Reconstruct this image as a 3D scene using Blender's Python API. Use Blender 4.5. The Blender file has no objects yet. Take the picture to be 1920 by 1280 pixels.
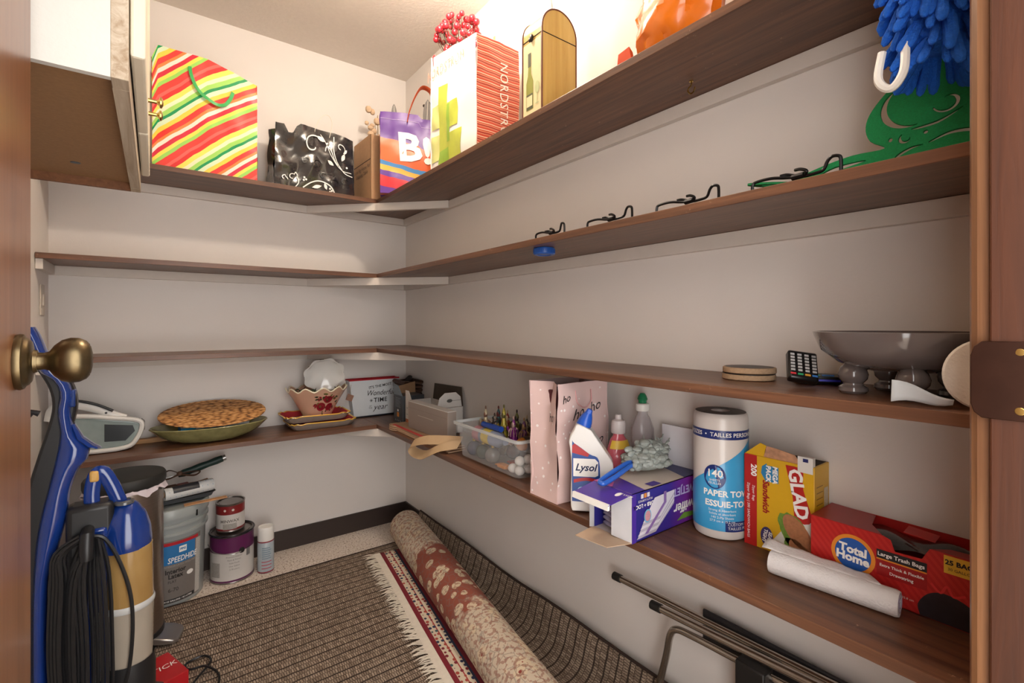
import bpy, math, random
from mathutils import Vector, Matrix, noise
from math import sin, cos, pi, radians, sqrt, atan2
R = random.Random(7)
SC = bpy.context.scene
COL = SC.collection
# ------------------------------------------------------------------ camera, world, exposure
CAM = Vector((-1.1262, -2.5062, 1.086))
YAW = radians(36.695)
cd = bpy.data.cameras.new('camera'); cam = bpy.data.objects.new('camera', cd); COL.objects.link(cam)
cam.location = CAM; cam.rotation_euler = (pi/2, 0, -YAW)
cd.sensor_width = 36.0; cd.lens = 36.0*898.46/1920.0
cd.shift_y = -(640-606.6)/1920.0
cd.clip_start = 0.01
SC.camera = cam
wd = bpy.data.worlds.new('hall_light'); SC.world = wd; wd.use_nodes = True
wd.node_tree.nodes['Background'].inputs[0].default_value = (1.0, 0.965, 0.93, 1)
wd.node_tree.nodes['Background'].inputs[1].default_value = 2.7
LAMP_POS = (-0.42, -1.10, 2.335); LAMP_STRENGTH = 152.0
SC.view_settings.view_transform = 'Standard'; SC.view_settings.look = 'None'
SC.view_settings.gamma = 1.0; SC.view_settings.use_curve_mapping = False
SC.view_settings.exposure = 1.12
# ------------------------------------------------------------------ helpers
def lin(c):
    if isinstance(c, str):
        c = [int(c[i:i+2], 16)/255 for i in (0, 2, 4)]
    return tuple(x/12.92 if x <= .04045 else ((x+.055)/1.055)**2.4 for x in c)
MATS = {}
def nodes(name):
    m = bpy.data.materials.new(name); m.use_nodes = True
    nt = m.node_tree; b = nt.nodes['Principled BSDF']
    return m, nt, b
def N(nt, t, **kw):
    n = nt.nodes.new(t)
    for k, v in kw.items():
        if k == 'ins':
            for a, x in v.items(): n.inputs[a].default_value = x
        else: setattr(n, k, v)
    return n
def ramp(nt, stops, interp='LINEAR'):
    n = nt.nodes.new('ShaderNodeValToRGB'); e = n.color_ramp; e.interpolation = interp
    while len(e.elements) > 1: e.elements.remove(e.elements[-1])
    e.elements[0].position = stops[0][0]; e.elements[0].color = (*lin(stops[0][1]), 1)
    for p, c in stops[1:]:
        x = e.elements.new(p); x.color = (*lin(c), 1)
    return n
def mth(nt, op, a=None, b=None, clamp=False):
    n = nt.nodes.new('ShaderNodeMath'); n.operation = op; n.use_clamp = clamp
    for i, x in enumerate((a, b)):
        if x is None: continue
        if isinstance(x, (int, float)): n.inputs[i].default_value = x
        else: nt.links.new(x, n.inputs[i])
    return n.outputs[0]
def mixc(nt, fac, a, b):
    n = nt.nodes.new('ShaderNodeMix'); n.data_type = 'RGBA'
    for i, x in ((0, fac), (6, a), (7, b)):
        if isinstance(x, (int, float)): n.inputs[i].default_value = x
        elif isinstance(x, (tuple, str)): n.inputs[i].default_value = (*lin(x), 1)
        else: nt.links.new(x, n.inputs[i])
    return n.outputs[2]
def bumpit(nt, b, h, strength=.3, dist=.002):
    n = nt.nodes.new('ShaderNodeBump'); n.inputs['Strength'].default_value = strength; n.inputs['Distance'].default_value = dist
    nt.links.new(h, n.inputs['Height']); nt.links.new(n.outputs[0], b.inputs['Normal'])
def M(name, c, rough=.6, metal=0., var=.07, vs=25., bump=0., bs=150., coat=0., trans=0., alpha=1., emit=0., spec=.5, sss=0.):
    """plain surface: a colour with faint procedural mottling"""
    if name in MATS: return MATS[name]
    m, nt, b = nodes(name)
    tc = N(nt, 'ShaderNodeTexCoord'); n = N(nt, 'ShaderNodeTexNoise', ins={'Scale': vs, 'Detail': 3.0})
    nt.links.new(tc.outputs['Object'], n.inputs['Vector'])
    l = lin(c)
    mx = N(nt, 'ShaderNodeMix', data_type='RGBA')
    mx.inputs[6].default_value = (*[x*(1-var) for x in l], 1); mx.inputs[7].default_value = (*[min(1, x*(1+var)) for x in l], 1)
    nt.links.new(n.outputs[0], mx.inputs[0]); nt.links.new(mx.outputs[2], b.inputs['Base Color'])
    b.inputs['Roughness'].default_value = rough; b.inputs['Metallic'].default_value = metal
    b.inputs['Coat Weight'].default_value = coat; b.inputs['Transmission Weight'].default_value = trans
    b.inputs['Alpha'].default_value = alpha; b.inputs['Specular IOR Level'].default_value = spec
    if trans: b.inputs['IOR'].default_value = 1.25
    if emit:
        b.inputs['Emission Color'].default_value = (*l, 1); b.inputs['Emission Strength'].default_value = emit
    if bump:
        n2 = N(nt, 'ShaderNodeTexNoise', ins={'Scale': bs, 'Detail': 4.0}); nt.links.new(tc.outputs['Object'], n2.inputs['Vector'])
        bumpit(nt, b, n2.outputs[0], bump)
    MATS[name] = m
    return m
def wood(name, c1, c2, axis=0, rough=.45, scale=1., worn=None, bump=.25):
    """stained board: grain stretched along one axis"""
    if name in MATS: return MATS[name]
    m, nt, b = nodes(name)
    tc = N(nt, 'ShaderNodeTexCoord'); mp = N(nt, 'ShaderNodeMapping')
    s = [38*scale]*3; s[axis] = 1.6*scale; mp.inputs['Scale'].default_value = s
    nt.links.new(tc.outputs['Object'], mp.inputs['Vector'])
    n = N(nt, 'ShaderNodeTexNoise', ins={'Scale': 1.6, 'Detail': 6.0, 'Roughness': .65, 'Distortion': .6}); nt.links.new(mp.outputs[0], n.inputs['Vector'])
    r = ramp(nt, [(.3, c1), (.7, c2)]); nt.links.new(n.outputs[0], r.inputs[0])
    out = r.outputs[0]
    if worn:
        n3 = N(nt, 'ShaderNodeTexNoise', ins={'Scale': 26.0, 'Detail': 8.0, 'Roughness': .8}); nt.links.new(tc.outputs['Object'], n3.inputs['Vector'])
        k = ramp(nt, [(.63, '000000'), (.69, 'ffffff')]); nt.links.new(n3.outputs[0], k.inputs[0])
        out = mixc(nt, k.outputs[0], out, worn)
    nt.links.new(out, b.inputs['Base Color']); b.inputs['Roughness'].default_value = rough
    if bump: bumpit(nt, b, n.outputs[0], bump, .001)
    MATS[name] = m
    return m
def stripes(name, ang, period, stops, rough=.35, wob=.0, coat=0.):
    """printed stripes in UV metres"""
    m, nt, b = nodes(name)
    tc = N(nt, 'ShaderNodeTexCoord'); sp = N(nt, 'ShaderNodeSeparateXYZ'); nt.links.new(tc.outputs['UV'], sp.inputs[0])
    t = mth(nt, 'ADD', mth(nt, 'MULTIPLY', sp.outputs[0], cos(ang)/period), mth(nt, 'MULTIPLY', sp.outputs[1], sin(ang)/period))
    if wob:
        n = N(nt, 'ShaderNodeTexNoise', ins={'Scale': 9.0}); nt.links.new(tc.outputs['UV'], n.inputs['Vector'])
        t = mth(nt, 'ADD', t, mth(nt, 'MULTIPLY', n.outputs[0], wob))
    fr = mth(nt, 'FRACT', t)
    r = ramp(nt, stops, 'CONSTANT'); nt.links.new(fr, r.inputs[0]); nt.links.new(r.outputs[0], b.inputs['Base Color'])
    b.inputs['Roughness'].default_value = rough; b.inputs['Coat Weight'].default_value = coat
    MATS[name] = m
    return m
class MB:
    """collects geometry for ONE mesh object"""
    def __init__(s): s.v = []; s.f = []; s.m = []; s.uv = {}; s.mi = 0
    def face(s, idx, uv=None):
        if uv: s.uv[len(s.f)] = uv
        s.f.append(tuple(idx)); s.m.append(s.mi)
    def box(s, a, b, T=None):
        i = len(s.v)
        p = [(x, y, z) for z in (a[2], b[2]) for y in (a[1], b[1]) for x in (a[0], b[0])]
        s.v += [tuple(T @ Vector(q)) if T else q for q in p]
        for q in ((0, 2, 3, 1), (4, 5, 7, 6), (0, 1, 5, 4), (2, 6, 7, 3), (0, 4, 6, 2), (1, 3, 7, 5)): s.face([i+k for k in q])
        return s
    def loft(s, rings, closed=True, cap0=False, cap1=False, uvs=None):
        n = len(rings[0]); i = len(s.v)
        for r in rings: s.v += [tuple(p) for p in r]
        for a in range(len(rings)-1):
            for k in range(n if closed else n-1):
                k2 = (k+1) % n
                idx = (i+a*n+k, i+a*n+k2, i+(a+1)*n+k2, i+(a+1)*n+k)
                if uvs:
                    u = uvs[0]; w = uvs[1]; u2 = u[k+1]
                    s.face(idx, [(u[k], w[a]), (u2, w[a]), (u2, w[a+1]), (u[k], w[a+1])])
                else: s.face(idx)
        if cap0: s.face([i+k for k in range(n)][::-1])
        if cap1: s.face([i+(len(rings)-1)*n+k for k in range(n)])
        return s
    def tube(s, pts, r, n=8, closed=False, cap=True, flat=1.):
        pts = [Vector(p) for p in pts]; L = len(pts)
        rr = r if isinstance(r, (list, tuple)) else [r]*L
        rings = []; nrm = None
        for i, p in enumerate(pts):
            a = pts[i-1] if (i or closed) else p; b = pts[(i+1) % L] if (i < L-1 or closed) else p
            t = (b-a).normalized() if (b-a).length > 1e-9 else Vector((0, 0, 1))
            if nrm is None:
                nrm = t.cross(Vector((0, 0, 1)) if abs(t.z) < .9 else Vector((1, 0, 0))).normalized()
            else:
                nrm = (nrm - t*nrm.dot(t));
                nrm = nrm.normalized() if nrm.length > 1e-6 else t.orthogonal().normalized()
            bn = t.cross(nrm)
            rings.append([p+(nrm*cos(2*pi*k/n)+bn*sin(2*pi*k/n)*flat)*rr[i] for k in range(n)])
        if closed: rings.append(rings[0])
        return s.loft(rings, True, cap and not closed, cap and not closed)
    def lathe(s, prof, n=28, c=(0, 0, 0), sx=1., sy=1., T=None, a0=0., a1=2*pi):
        full = abs(a1-a0-2*pi) < 1e-6
        rings = []
        for r, z in prof:
            ring = []
            for k in range(n if full else n+1):
                a = a0+(a1-a0)*k/n
                p = Vector((c[0]+r*cos(a)*sx, c[1]+r*sin(a)*sy, c[2]+z)); ring.append(tuple(T @ p) if T else tuple(p))
            rings.append(ring)
        us = [k/n for k in range(n+2)]
        return s.loft(rings, full, prof[0][0] > 1e-6 and False, False)
    def sphere(s, c, r, sc=(1, 1, 1), n=14, m=8, T=None):
        rings = []
        for j in range(m+1):
            a = -pi/2+pi*j/m; q = max(cos(a), 1e-4)
            ring = []
            for k in range(n):
                p = Vector((c[0]+r*sc[0]*q*cos(2*pi*k/n), c[1]+r*sc[1]*q*sin(2*pi*k/n), c[2]+r*sc[2]*sin(a)))
                ring.append(tuple(T @ p) if T else tuple(p))
            rings.append(ring)
        return s.loft(rings, True, True, True)
    def prism(s, poly, f0, f1):
        """poly of (u,v); f0,f1 map (u,v)->xyz for both caps"""
        i = len(s.v); n = len(poly)
        s.v += [tuple(f0(*p)) for p in poly]+[tuple(f1(*p)) for p in poly]
        s.face([i+k for k in range(n)][::-1]); s.face([i+n+k for k in range(n)])
        for k in range(n): s.face((i+k, i+(k+1) % n, i+n+(k+1) % n, i+n+k))
        return s
    def grid(s, fn, nu, nv, uvfn=None):
        i = len(s.v)
        for b in range(nv+1):
            for a in range(nu+1): s.v.append(tuple(fn(a/nu, b/nv)))
        for b in range(nv):
            for a in range(nu):
                q = (i+b*(nu+1)+a, i+b*(nu+1)+a+1, i+(b+1)*(nu+1)+a+1, i+(b+1)*(nu+1)+a)
                s.face(q, [uvfn(x/nu, y/nv) for x, y in ((a, b), (a+1, b), (a+1, b+1), (a, b+1))] if uvfn else None)
        return s
    def poly(s, pts):
        i = len(s.v); s.v += [tuple(p) for p in pts]; s.face(range(i, i+len(pts))); return s
    def build(s, name, mat, parent=None, smooth=True, bevel=0., solid=0., sub=0, ang=38, seg=2, recalc=True):
        me = bpy.data.meshes.new(name); me.from_pydata(s.v, [], s.f)
        mats = mat if isinstance(mat, (list, tuple)) else [mat]
        for m in mats: me.materials.append(m)
        if len(mats) > 1: me.polygons.foreach_set('material_index', s.m)
        if s.uv:
            ul = me.uv_layers.new(name='UVMap')
            for fi, u in s.uv.items():
                p = me.polygons[fi]
                for k, li in enumerate(p.loop_indices): ul.data[li].uv = u[k]
        if recalc:
            import bmesh
            bm = bmesh.new(); bm.from_mesh(me); bmesh.ops.remove_doubles(bm, verts=bm.verts, dist=1e-6)
            bmesh.ops.recalc_face_normals(bm, faces=bm.faces); bm.to_mesh(me); bm.free()
        if smooth:
            me.polygons.foreach_set('use_smooth', [True]*len(me.polygons)); me.set_sharp_from_angle(angle=radians(ang))
        o = bpy.data.objects.new(name, me); COL.objects.link(o)
        if parent: o.parent = parent
        if solid:
            d = o.modifiers.new('thick', 'SOLIDIFY'); d.thickness = solid; d.offset = -1
        if bevel:
            d = o.modifiers.new('edge', 'BEVEL'); d.width = bevel; d.segments = seg; d.limit_method = 'ANGLE'; d.angle_limit = radians(35)
        if sub:
            d = o.modifiers.new('sub', 'SUBSURF'); d.levels = sub; d.render_levels = sub
        return o
def tag(o, label=None, cat=None, group=None, kind=None):
    if label: o['label'] = label
    if cat: o['category'] = cat
    if group: o['group'] = group
    if kind: o['kind'] = kind
    return o
def thing(name, label, cat, loc=(0, 0, 0), rz=0., group=None):
    o = bpy.data.objects.new(name, None); COL.objects.link(o); o.empty_display_size = .05
    o.location = loc; o.rotation_euler = (0, 0, rz)
    return tag(o, label, cat, group)
def struct(o): o['kind'] = 'structure'; return o
def plane(o, u, v, n=None, eps=.0006):
    o, u, v = Vector(o), Vector(u), Vector(v)
    w = Vector(n) if n else u.cross(v).normalized()
    return lambda a, b: o+u*a+v*b+w*eps
def txt(parent, s, f, size, mat, name='lettering', shear=0., bold=0., space=1., rot=0., sx=1., at=(0, 0), line=1.):
    c = bpy.data.curves.new('t', 'FONT'); c.body = s; c.size = size; c.align_x = 'CENTER'; c.align_y = 'CENTER'
    c.shear = shear; c.offset = bold; c.space_character = space; c.resolution_u = 2; c.space_line = line
    o = bpy.data.objects.new('t', c); me = bpy.data.meshes.new_from_object(o)
    bpy.data.objects.remove(o); bpy.data.curves.remove(c)
    me.name = name; me.materials.clear(); me.materials.append(mat)
    cr, sr = cos(rot), sin(rot)
    for v in me.vertices:
        a, b = v.co.x*sx, v.co.y
        v.co = f(at[0]+a*cr-b*sr, at[1]+a*sr+b*cr)
    ob = bpy.data.objects.new(name, me); COL.objects.link(ob); ob.parent = parent
    return ob
def decal(parent, name, polys, f, mat):
    mb = MB()
    for p in polys: mb.poly([f(*q) for q in p])
    return mb.build(name, mat, parent, smooth=False, recalc=False)
def patch(parent, name, f, u0, u1, v0, v1, nu, nv, mat):
    mb = MB(); mb.grid(lambda a, b: f(u0+(u1-u0)*a, v0+(v1-v0)*b), nu, nv, lambda a, b: (u0+(u1-u0)*a, v0+(v1-v0)*b))
    return mb.build(name, mat, parent, recalc=False)
def ell(cx, cy, rx, ry=None, n=24, a0=0, a1=2*pi):
    ry = ry or rx
    return [(cx+rx*cos(a0+(a1-a0)*k/n), cy+ry*sin(a0+(a1-a0)*k/n)) for k in range(n)]
def rect(x0, x1, y0, y1): return [(x0, y0), (x1, y0), (x1, y1), (x0, y1)]
def stroke(pts, w):
    """list of quads along a 2D path; w width or widths"""
    ws = w if isinstance(w, (list, tuple)) else [w]*len(pts)
    L = []; Rr = []
    for i, p in enumerate(pts):
        a = pts[max(i-1, 0)]; b = pts[min(i+1, len(pts)-1)]
        dx, dy = b[0]-a[0], b[1]-a[1]; l = max(sqrt(dx*dx+dy*dy), 1e-9)
        nx, ny = -dy/l*ws[i]/2, dx/l*ws[i]/2
        L.append((p[0]+nx, p[1]+ny)); Rr.append((p[0]-nx, p[1]-ny))
    return [[L[i], Rr[i], Rr[i+1], L[i+1]] for i in range(len(pts)-1)]
def spiral(cx, cy, r0, r1, a0, a1, n=26):
    return [(cx+(r0+(r1-r0)*k/n)*cos(a0+(a1-a0)*k/n), cy+(r0+(r1-r0)*k/n)*sin(a0+(a1-a0)*k/n)) for k in range(n+1)]
def bez(p0, p1, p2, p3, n=12):
    out = []
    for k in range(n+1):
        t = k/n; a = (1-t)**3; b = 3*t*(1-t)**2; c = 3*t*t*(1-t); d = t**3
        out.append(tuple(a*p0[i]+b*p1[i]+c*p2[i]+d*p3[i] for i in range(len(p0))))
    return out
def smoothpath(pts, n=6):
    out = []
    L = len(pts)
    for i in range(L-1):
        p0, p1, p2, p3 = pts[max(i-1, 0)], pts[i], pts[i+1], pts[min(i+2, L-1)]
        for k in range(n):
            t = k/n
            out.append(tuple(.5*((2*p1[j])+(-p0[j]+p2[j])*t+(2*p0[j]-5*p1[j]+4*p2[j]-p3[j])*t*t+(-p0[j]+3*p1[j]-3*p2[j]+p3[j])*t**3) for j in range(len(p1))))
    out.append(tuple(pts[-1]))
    return out
def bag(parent, w, d, h, mat, name='body', crum=.004, gus=.02, top=None, seed=0, flare=0., nz=18, fs=14., lean=(0, 0)):
    """open paper/plastic bag: local front is -y. Returns face(side)(u,v) mapping functions."""
    top = top or (lambda x, y: 0.)
    def P(x, y, nx, ny, v, gz=0.):
        t = v/h; k = 1+flare*t
        zz = v*(1+top(x, y)/h)
        q = noise.noise_vector(Vector((x*fs+seed*7.3, y*fs+3.1, zz*fs*.8)))
        a = crum*(min(1, t*4+.25))
        q2 = noise.noise(Vector((x*fs*2.7+seed, y*fs*2.7, zz*fs*2.1)))*crum*.5
        return Vector((x*k+nx*(q.x*a+q2-gz)+lean[0]*t, y*k+ny*(q.y*a+q2-gz)+lean[1]*t, max(0, zz)))
    def side(i):
        def f(u, v, eps=.0012):
            if i == 0: return P(u, -d/2, 0, -1, v)+Vector((0, -eps, 0))
            if i == 1: return P(w/2, u, 1, 0, v, gus*max(0, 1-abs(u)/(d/2))*(v/h))+Vector((eps, 0, 0))
            if i == 2: return P(-u, d/2, 0, 1, v)+Vector((0, eps, 0))
            return P(-w/2, -u, -1, 0, v, gus*max(0, 1-abs(u)/(d/2))*(v/h))+Vector((-eps, 0, 0))
        return f
    mb = MB(); off = 0
    for i, L in enumerate((w, d, w, d)):
        f = side(i); nu = max(6, int(L/.018)); nu += nu % 2
        mb.grid(lambda a, b: f(-L/2+L*a, h*b, 0.), nu, nz, lambda a, b, o=off, L=L: (o+L*a, h*b)); off += L
    mb.poly([P(-w/2, -d/2, 0, 0, 0), P(w/2, -d/2, 0, 0, 0), P(w/2, d/2, 0, 0, 0), P(-w/2, d/2, 0, 0, 0)])
    mb.build(name, mat, parent, ang=50, recalc=False)
    return side
BLACK = M('ink_black', '17171a', .5); WHITE = M('print_white', 'f1efea', .55)
# ------------------------------------------------------------------ the room
XL, YF, H = -1.45, -2.416, 2.44
DEP, TH = .2687, .019
ZS = (1.684, 1.326, .9673, .6005)
def wallmat():
    m, nt, b = nodes('painted_plaster')
    tc = N(nt, 'ShaderNodeTexCoord')
    n = N(nt, 'ShaderNodeTexNoise', ins={'Scale': 3.0, 'Detail': 4.0}); nt.links.new(tc.outputs['Object'], n.inputs['Vector'])
    c = mixc(nt, n.outputs[0], 'dbd5d0', 'e6dfd9')
    # scuffs: short dark marks with a shape of their own
    mp = N(nt, 'ShaderNodeMapping', ins={'Scale': (14, 14, 5)}); nt.links.new(tc.outputs['Object'], mp.inputs['Vector'])
    n2 = N(nt, 'ShaderNodeTexNoise', ins={'Scale': 1.7, 'Detail': 9.0, 'Roughness': .75}); nt.links.new(mp.outputs[0], n2.inputs['Vector'])
    k = ramp(nt, [(.735, '000000'), (.76, 'ffffff')]); nt.links.new(n2.outputs[0], k.inputs[0])
    c = mixc(nt, mth(nt, 'MULTIPLY', k.outputs[0], .45), c, '6b625c')
    nt.links.new(c, b.inputs['Base Color']); b.inputs['Roughness'].default_value = .62
    n3 = N(nt, 'ShaderNodeTexNoise', ins={'Scale': 160.0, 'Detail': 3.0}); nt.links.new(tc.outputs['Object'], n3.inputs['Vector'])
    bumpit(nt, b, n3.outputs[0], .12, .002)
    return m
WALL = wallmat()
def slab(name, a, b, mat): return struct(MB().box(a, b).build(name, mat, smooth=False))
slab('wall_back', (XL-.1, 0, 0), (.1, .1, H), WALL)
slab('wall_right', (0, YF-.12, 0), (.1, 0, H), WALL)
slab('wall_left', (XL-.1, YF-.12, 0), (XL, 0, H), WALL)
XD0, XD1, HD = CAM.x-.10, CAM.x+.61, 2.05        # door opening
mb = MB()
mb.box((XL, YF-.12, 0), (XD0-.02, YF, H)); mb.box((XD1+.02, YF-.12, 0), (0, YF, H)); mb.box((XD0-.02, YF-.12, HD+.02), (XD1+.02, YF, H))
struct(mb.build('wall_front', WALL, smooth=False))
CEIL = M('ceiling_texture', 'e3d9ce', .8, var=.05, vs=60, bump=.9, bs=75)
slab('ceiling', (XL-.1, YF-.12, H), (.1, .1, H+.08), CEIL)
def carpetmat():
    m, nt, b = nodes('beige_carpet')
    tc = N(nt, 'ShaderNodeTexCoord')
    n = N(nt, 'ShaderNodeTexNoise', ins={'Scale': 130.0, 'Detail': 2.0}); nt.links.new(tc.outputs['Object'], n.inputs['Vector'])
    r = ramp(nt, [(.30, '6b5344'), (.40, 'cdbcae'), (.55, 'ded2c6'), (.75, 'ebe2d8')]); nt.links.new(n.outputs[0], r.inputs[0])
    nt.links.new(r.outputs[0], b.inputs['Base Color']); b.inputs['Roughness'].default_value = .95
    bumpit(nt, b, n.outputs[0], .8, .006)
    return m
CARPET = carpetmat()
slab('floor', (XL-.1, YF-.9, -.05), (.1, .1, 0), CARPET)
# baseboards: dark vinyl cove
VINYL = M('dark_brown_vinyl', '352a26', .45, bump=.1)
slab('baseboard_back', (XL, -.008, 0), (0, 0, .094), VINYL)
slab('baseboard_right', (-.008, YF, 0), (0, -.008, .094), VINYL)
slab('baseboard_left', (XL, YF, 0), (XL+.008, -.008, .094), VINYL)
# door frame: jamb boards, casing towards the closet, strike plate
FR = wood('frame_wood', '30170b', '4d2814', 2, .4)
mb = MB(); JT = .02
mb.box((XD1, YF-.13, 0), (XD1+JT, YF, HD)); mb.box((XD0-JT, YF-.13, 0), (XD0, YF, HD)); mb.box((XD0-JT, YF-.13, HD), (XD1+JT, YF, HD+JT))
fr = struct(mb.build('trim_1', FR, smooth=False, bevel=.0015))
prof = [(.006, 0), (.006, .009), (.009, .0135), (.014, .0155), (.02, .0145), (.024, .011), (.03, .0105), (.056, .0145), (.06, .012), (.06, 0)]
FRL = wood('casing_wood', '5c3922', '825a3b', 2, .35)
for sgn, x0 in ((1, XD1), (-1, XD0)):
    MB().loft([[(x0+sgn*u, YF+w, z) for u, w in prof] for z in (0, HD+.06)], True, True, True).build('casing', FRL, fr, ang=25)
MB().loft([[(x, YF+w, HD+u) for u, w in prof] for x in (XD0-.06, XD1+.06)], True, True, True).build('casing', FRL, fr, ang=25)
BRZ = M('oiled_bronze', '3a241b', .32, .85, var=.25, vs=60)
zc = 1.035
mb = MB()
pl = [(-.05, -.035), (.012, -.035), (.019, -.03), (.022, -.022), (.022, .022), (.019, .03), (.012, .035), (-.05, .035)]
mb.prism(pl, lambda u, v: (XD1, YF-.004+u*.72, zc+v), lambda u, v: (XD1-.0018-max(0, u-.006)*.25, YF-.004+u*.72, zc+v))
sp = mb.build('strike_plate', BRZ, fr, bevel=.0006)
MB().box((XD1-.0022, YF-.027, zc-.015), (XD1-.0012, YF-.010, zc+.012)).build('latch_hole', M('hole_black', '0a0706', .8), sp, smooth=False)
for s in (-1, 1):
    MB().lathe([(0, .0015), (.003, .0013), (.0042, 0)], 14, T=Matrix.Translation((XD1-.0018, YF-.0195, zc+s*.026)) @ Matrix.Rotation(-pi/2, 4, 'Y')).build('screw', M('brass_screw', 'a98a4c', .3, .9), sp)
# open door with knob (hinged on the far jamb side, swung into the closet)
DW = wood('door_wood', '63391f', '85583a', 2, .28, .8, bump=.1)
ang = radians(91.5)
door = thing('door_1', None, None, (XD0, YF+.017, 0)); del_keys = [k for k in ('label', 'category') if k in door.keys()]
door['kind'] = 'structure'; door.rotation_euler = (0, 0, ang)
DWID = .690
MB().box((.003, .0, .01), (DWID, .035, HD-.004)).build('slab', DW, door, smooth=False, bevel=.0015)
BR = M('antique_brass', '6b5d44', .33, .95, var=.35, vs=90)
kx, kz = DWID-.088, 1.046
T = Matrix.Translation((kx, 0, kz)) @ Matrix.Rotation(pi/2, 4, 'X')
kn = MB().lathe([(0, .0), (.0285, .0), (.0295, .003), (.0285, .006), (.0255, .0075), (.0245, .0095), (.0215, .0115), (.0125, .013), (.0115, .016), (0, .016)], 40, T=T).build('knob_rosette', BR, door)
MB().lathe([(.011, .012), (.0095, .016), (.009, .021), (.0105, .025), (.017, .029), (.0225, .035), (.0248, .042), (.0243, .049), (.021, .055), (.0175, .0575), (.0165, .057), (.015, .0585), (.008, .060), (0, .0603)], 40, T=T).build('knob', BR, kn)
T2 = Matrix.Translation((kx, .035, kz)) @ Matrix.Rotation(-pi/2, 4, 'X')
MB().lathe([(0, .0), (.0285, .0), (.0285, .006), (.0125, .013), (.009, .021), (.017, .029), (.0248, .042), (.021, .055), (0, .0603)], 32, T=T2).build('knob', BR, door)
# ------------------------------------------------------------------ shelves: boards, cleats, corner braces
SHX = wood('shelf_stain_x', '4a3025', '7c543c', 0, .38, worn='c9a88c')
SHY = wood('shelf_stain_y', '4a3025', '7c543c', 1, .38, worn='c9a88c')
PAINT = M('cleat_paint', 'd8cfc6', .6, var=.04, bump=.1)
word = ('topmost', 'second', 'third', 'lowest')
BX0 = XL
for i, z in enumerate(ZS):
    t = thing('shelf_board', 'dark stained wooden shelf board, %s of four along the back wall' % word[i], 'shelf', (0, 0, z-TH), group='pantry shelf boards')
    MB().box((BX0+.002, -DEP, 0), (-DEP-.0012, -.001, TH)).build('board', SHX, t, smooth=False, bevel=.0012)
    MB().box((BX0+.003, -.019, -.036), (-.0205, -.0005, -.0005)).build('cleat', PAINT, t, smooth=False, bevel=.001)
    MB().box((BX0+.001, -DEP+.012, -.036), (BX0+.02, -.0205, -.0005)).build('cleat', PAINT, t, smooth=False, bevel=.001)
    t = thing('shelf_board', 'dark stained wooden shelf board, %s of four along the long right wall' % word[i], 'shelf', (0, 0, z-TH), group='pantry shelf boards')
    MB().box((-DEP, YF+.002, 0), (-.001, -.001, TH)).build('board', SHY, t, smooth=False, bevel=.0012)
    MB().box((-.019, YF+.003, -.036), (-.0005, -.001, -.0005)).build('cleat', PAINT, t, smooth=False, bevel=.001)
    a = .537
    t = thing('corner_brace', 'white painted diagonal brace under the corner of the %s shelf' % word[i], 'brace', (-a/2, -a/2, z-TH), group='diagonal shelf corner braces')
    q = .0095; L = a*sqrt(2)/2
    c45 = Matrix.Rotation(-pi/4, 4, 'Z')
    ends = [(-L+.022, -q), (L-.022, -q), (L-.022-2*q, q), (-L+.022+2*q, q)]
    MB().prism(ends, lambda u, v: c45 @ Vector((u, v, -.0365)), lambda u, v: c45 @ Vector((u, v, -.0006))).build('brace_board', PAINT, t, smooth=False, bevel=.001)
# ------------------------------------------------------------------ ceiling lamp (above the frame)
lp = thing('ceiling_lamp', 'small round bare-bulb ceiling lamp in the closet ceiling', 'lamp', (LAMP_POS[0], LAMP_POS[1], H))
MB().lathe([(0, 0), (.06, 0), (.062, -.012), (.03, -.03), (.022, -.05), (0, -.05)], 28).build('lamp_holder', M('white_porcelain', 'eeeae2', .3), lp)
MB().sphere((0, 0, LAMP_POS[2]-H), .045).build('bulb', M('lit_bulb', 'fff0dc', .4, var=0, emit=LAMP_STRENGTH), lp)
# ------------------------------------------------------------------ wall cabinet on the left wall
cx0, cx1, cy0, cy1, cz0, cz1 = XL+.001, -1.156, -1.636, -.911, 1.430, 2.19
cb = thing('wall_cabinet', 'white painted wall cabinet with raw brown underside and brass knobs', 'cabinet', (XL, cy0, cz0))
o = Vector((XL, cy0, cz0))
def L3(a): return tuple(Vector(a)-o)
CW = M('cabinet_white', 'dcd8d0', .5, var=.05, vs=12, bump=.15)
RAW = M('raw_hardboard', '9a744f', .75, var=.18, vs=140)
RAWD = wood('raw_plywood', '6d4326', '8a5b38', 1, .6)
MB().box(L3((cx0, cy0, cz0)), L3((cx1-.02, cy0+.012, cz1))).build('side_panel', CW, cb, smooth=False)
MB().box(L3((cx0, cy1-.012, cz0)), L3((cx1-.02, cy1, cz1))).build('side_panel', [RAWD], cb, smooth=False)
MB().box(L3((cx0, cy0+.012, cz0+.02)), L3((cx1-.02, cy1-.012, cz0+.03))).build('bottom_panel', RAW, cb, smooth=False)
MB().box(L3((cx0, cy0, cz1-.012)), L3((cx1-.02, cy1, cz1))).build('top_panel', CW, cb, smooth=False)
mb = MB()
FRM = wood('frame_plywood', '9c8263', 'd5c8b3', 1, .6)
for a, b in (((cx1-.02, cy0, cz0), (cx1, cy0+.04, cz1)), ((cx1-.02, cy1-.04, cz0), (cx1, cy1, cz1)), ((cx1-.02, cy0+.04, cz0), (cx1, cy1-.04, cz0+.04)), ((cx1-.02, cy0+.04, cz1-.04), (cx1, cy1-.04, cz1))):
    mb.box(L3(a), L3(b))
mb.build('face_frame', FRM, cb, smooth=False, bevel=.001)
CRM = M('door_cream', 'e6dcc6', .42, var=.04)
ym = (cy0+cy1)/2
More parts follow.
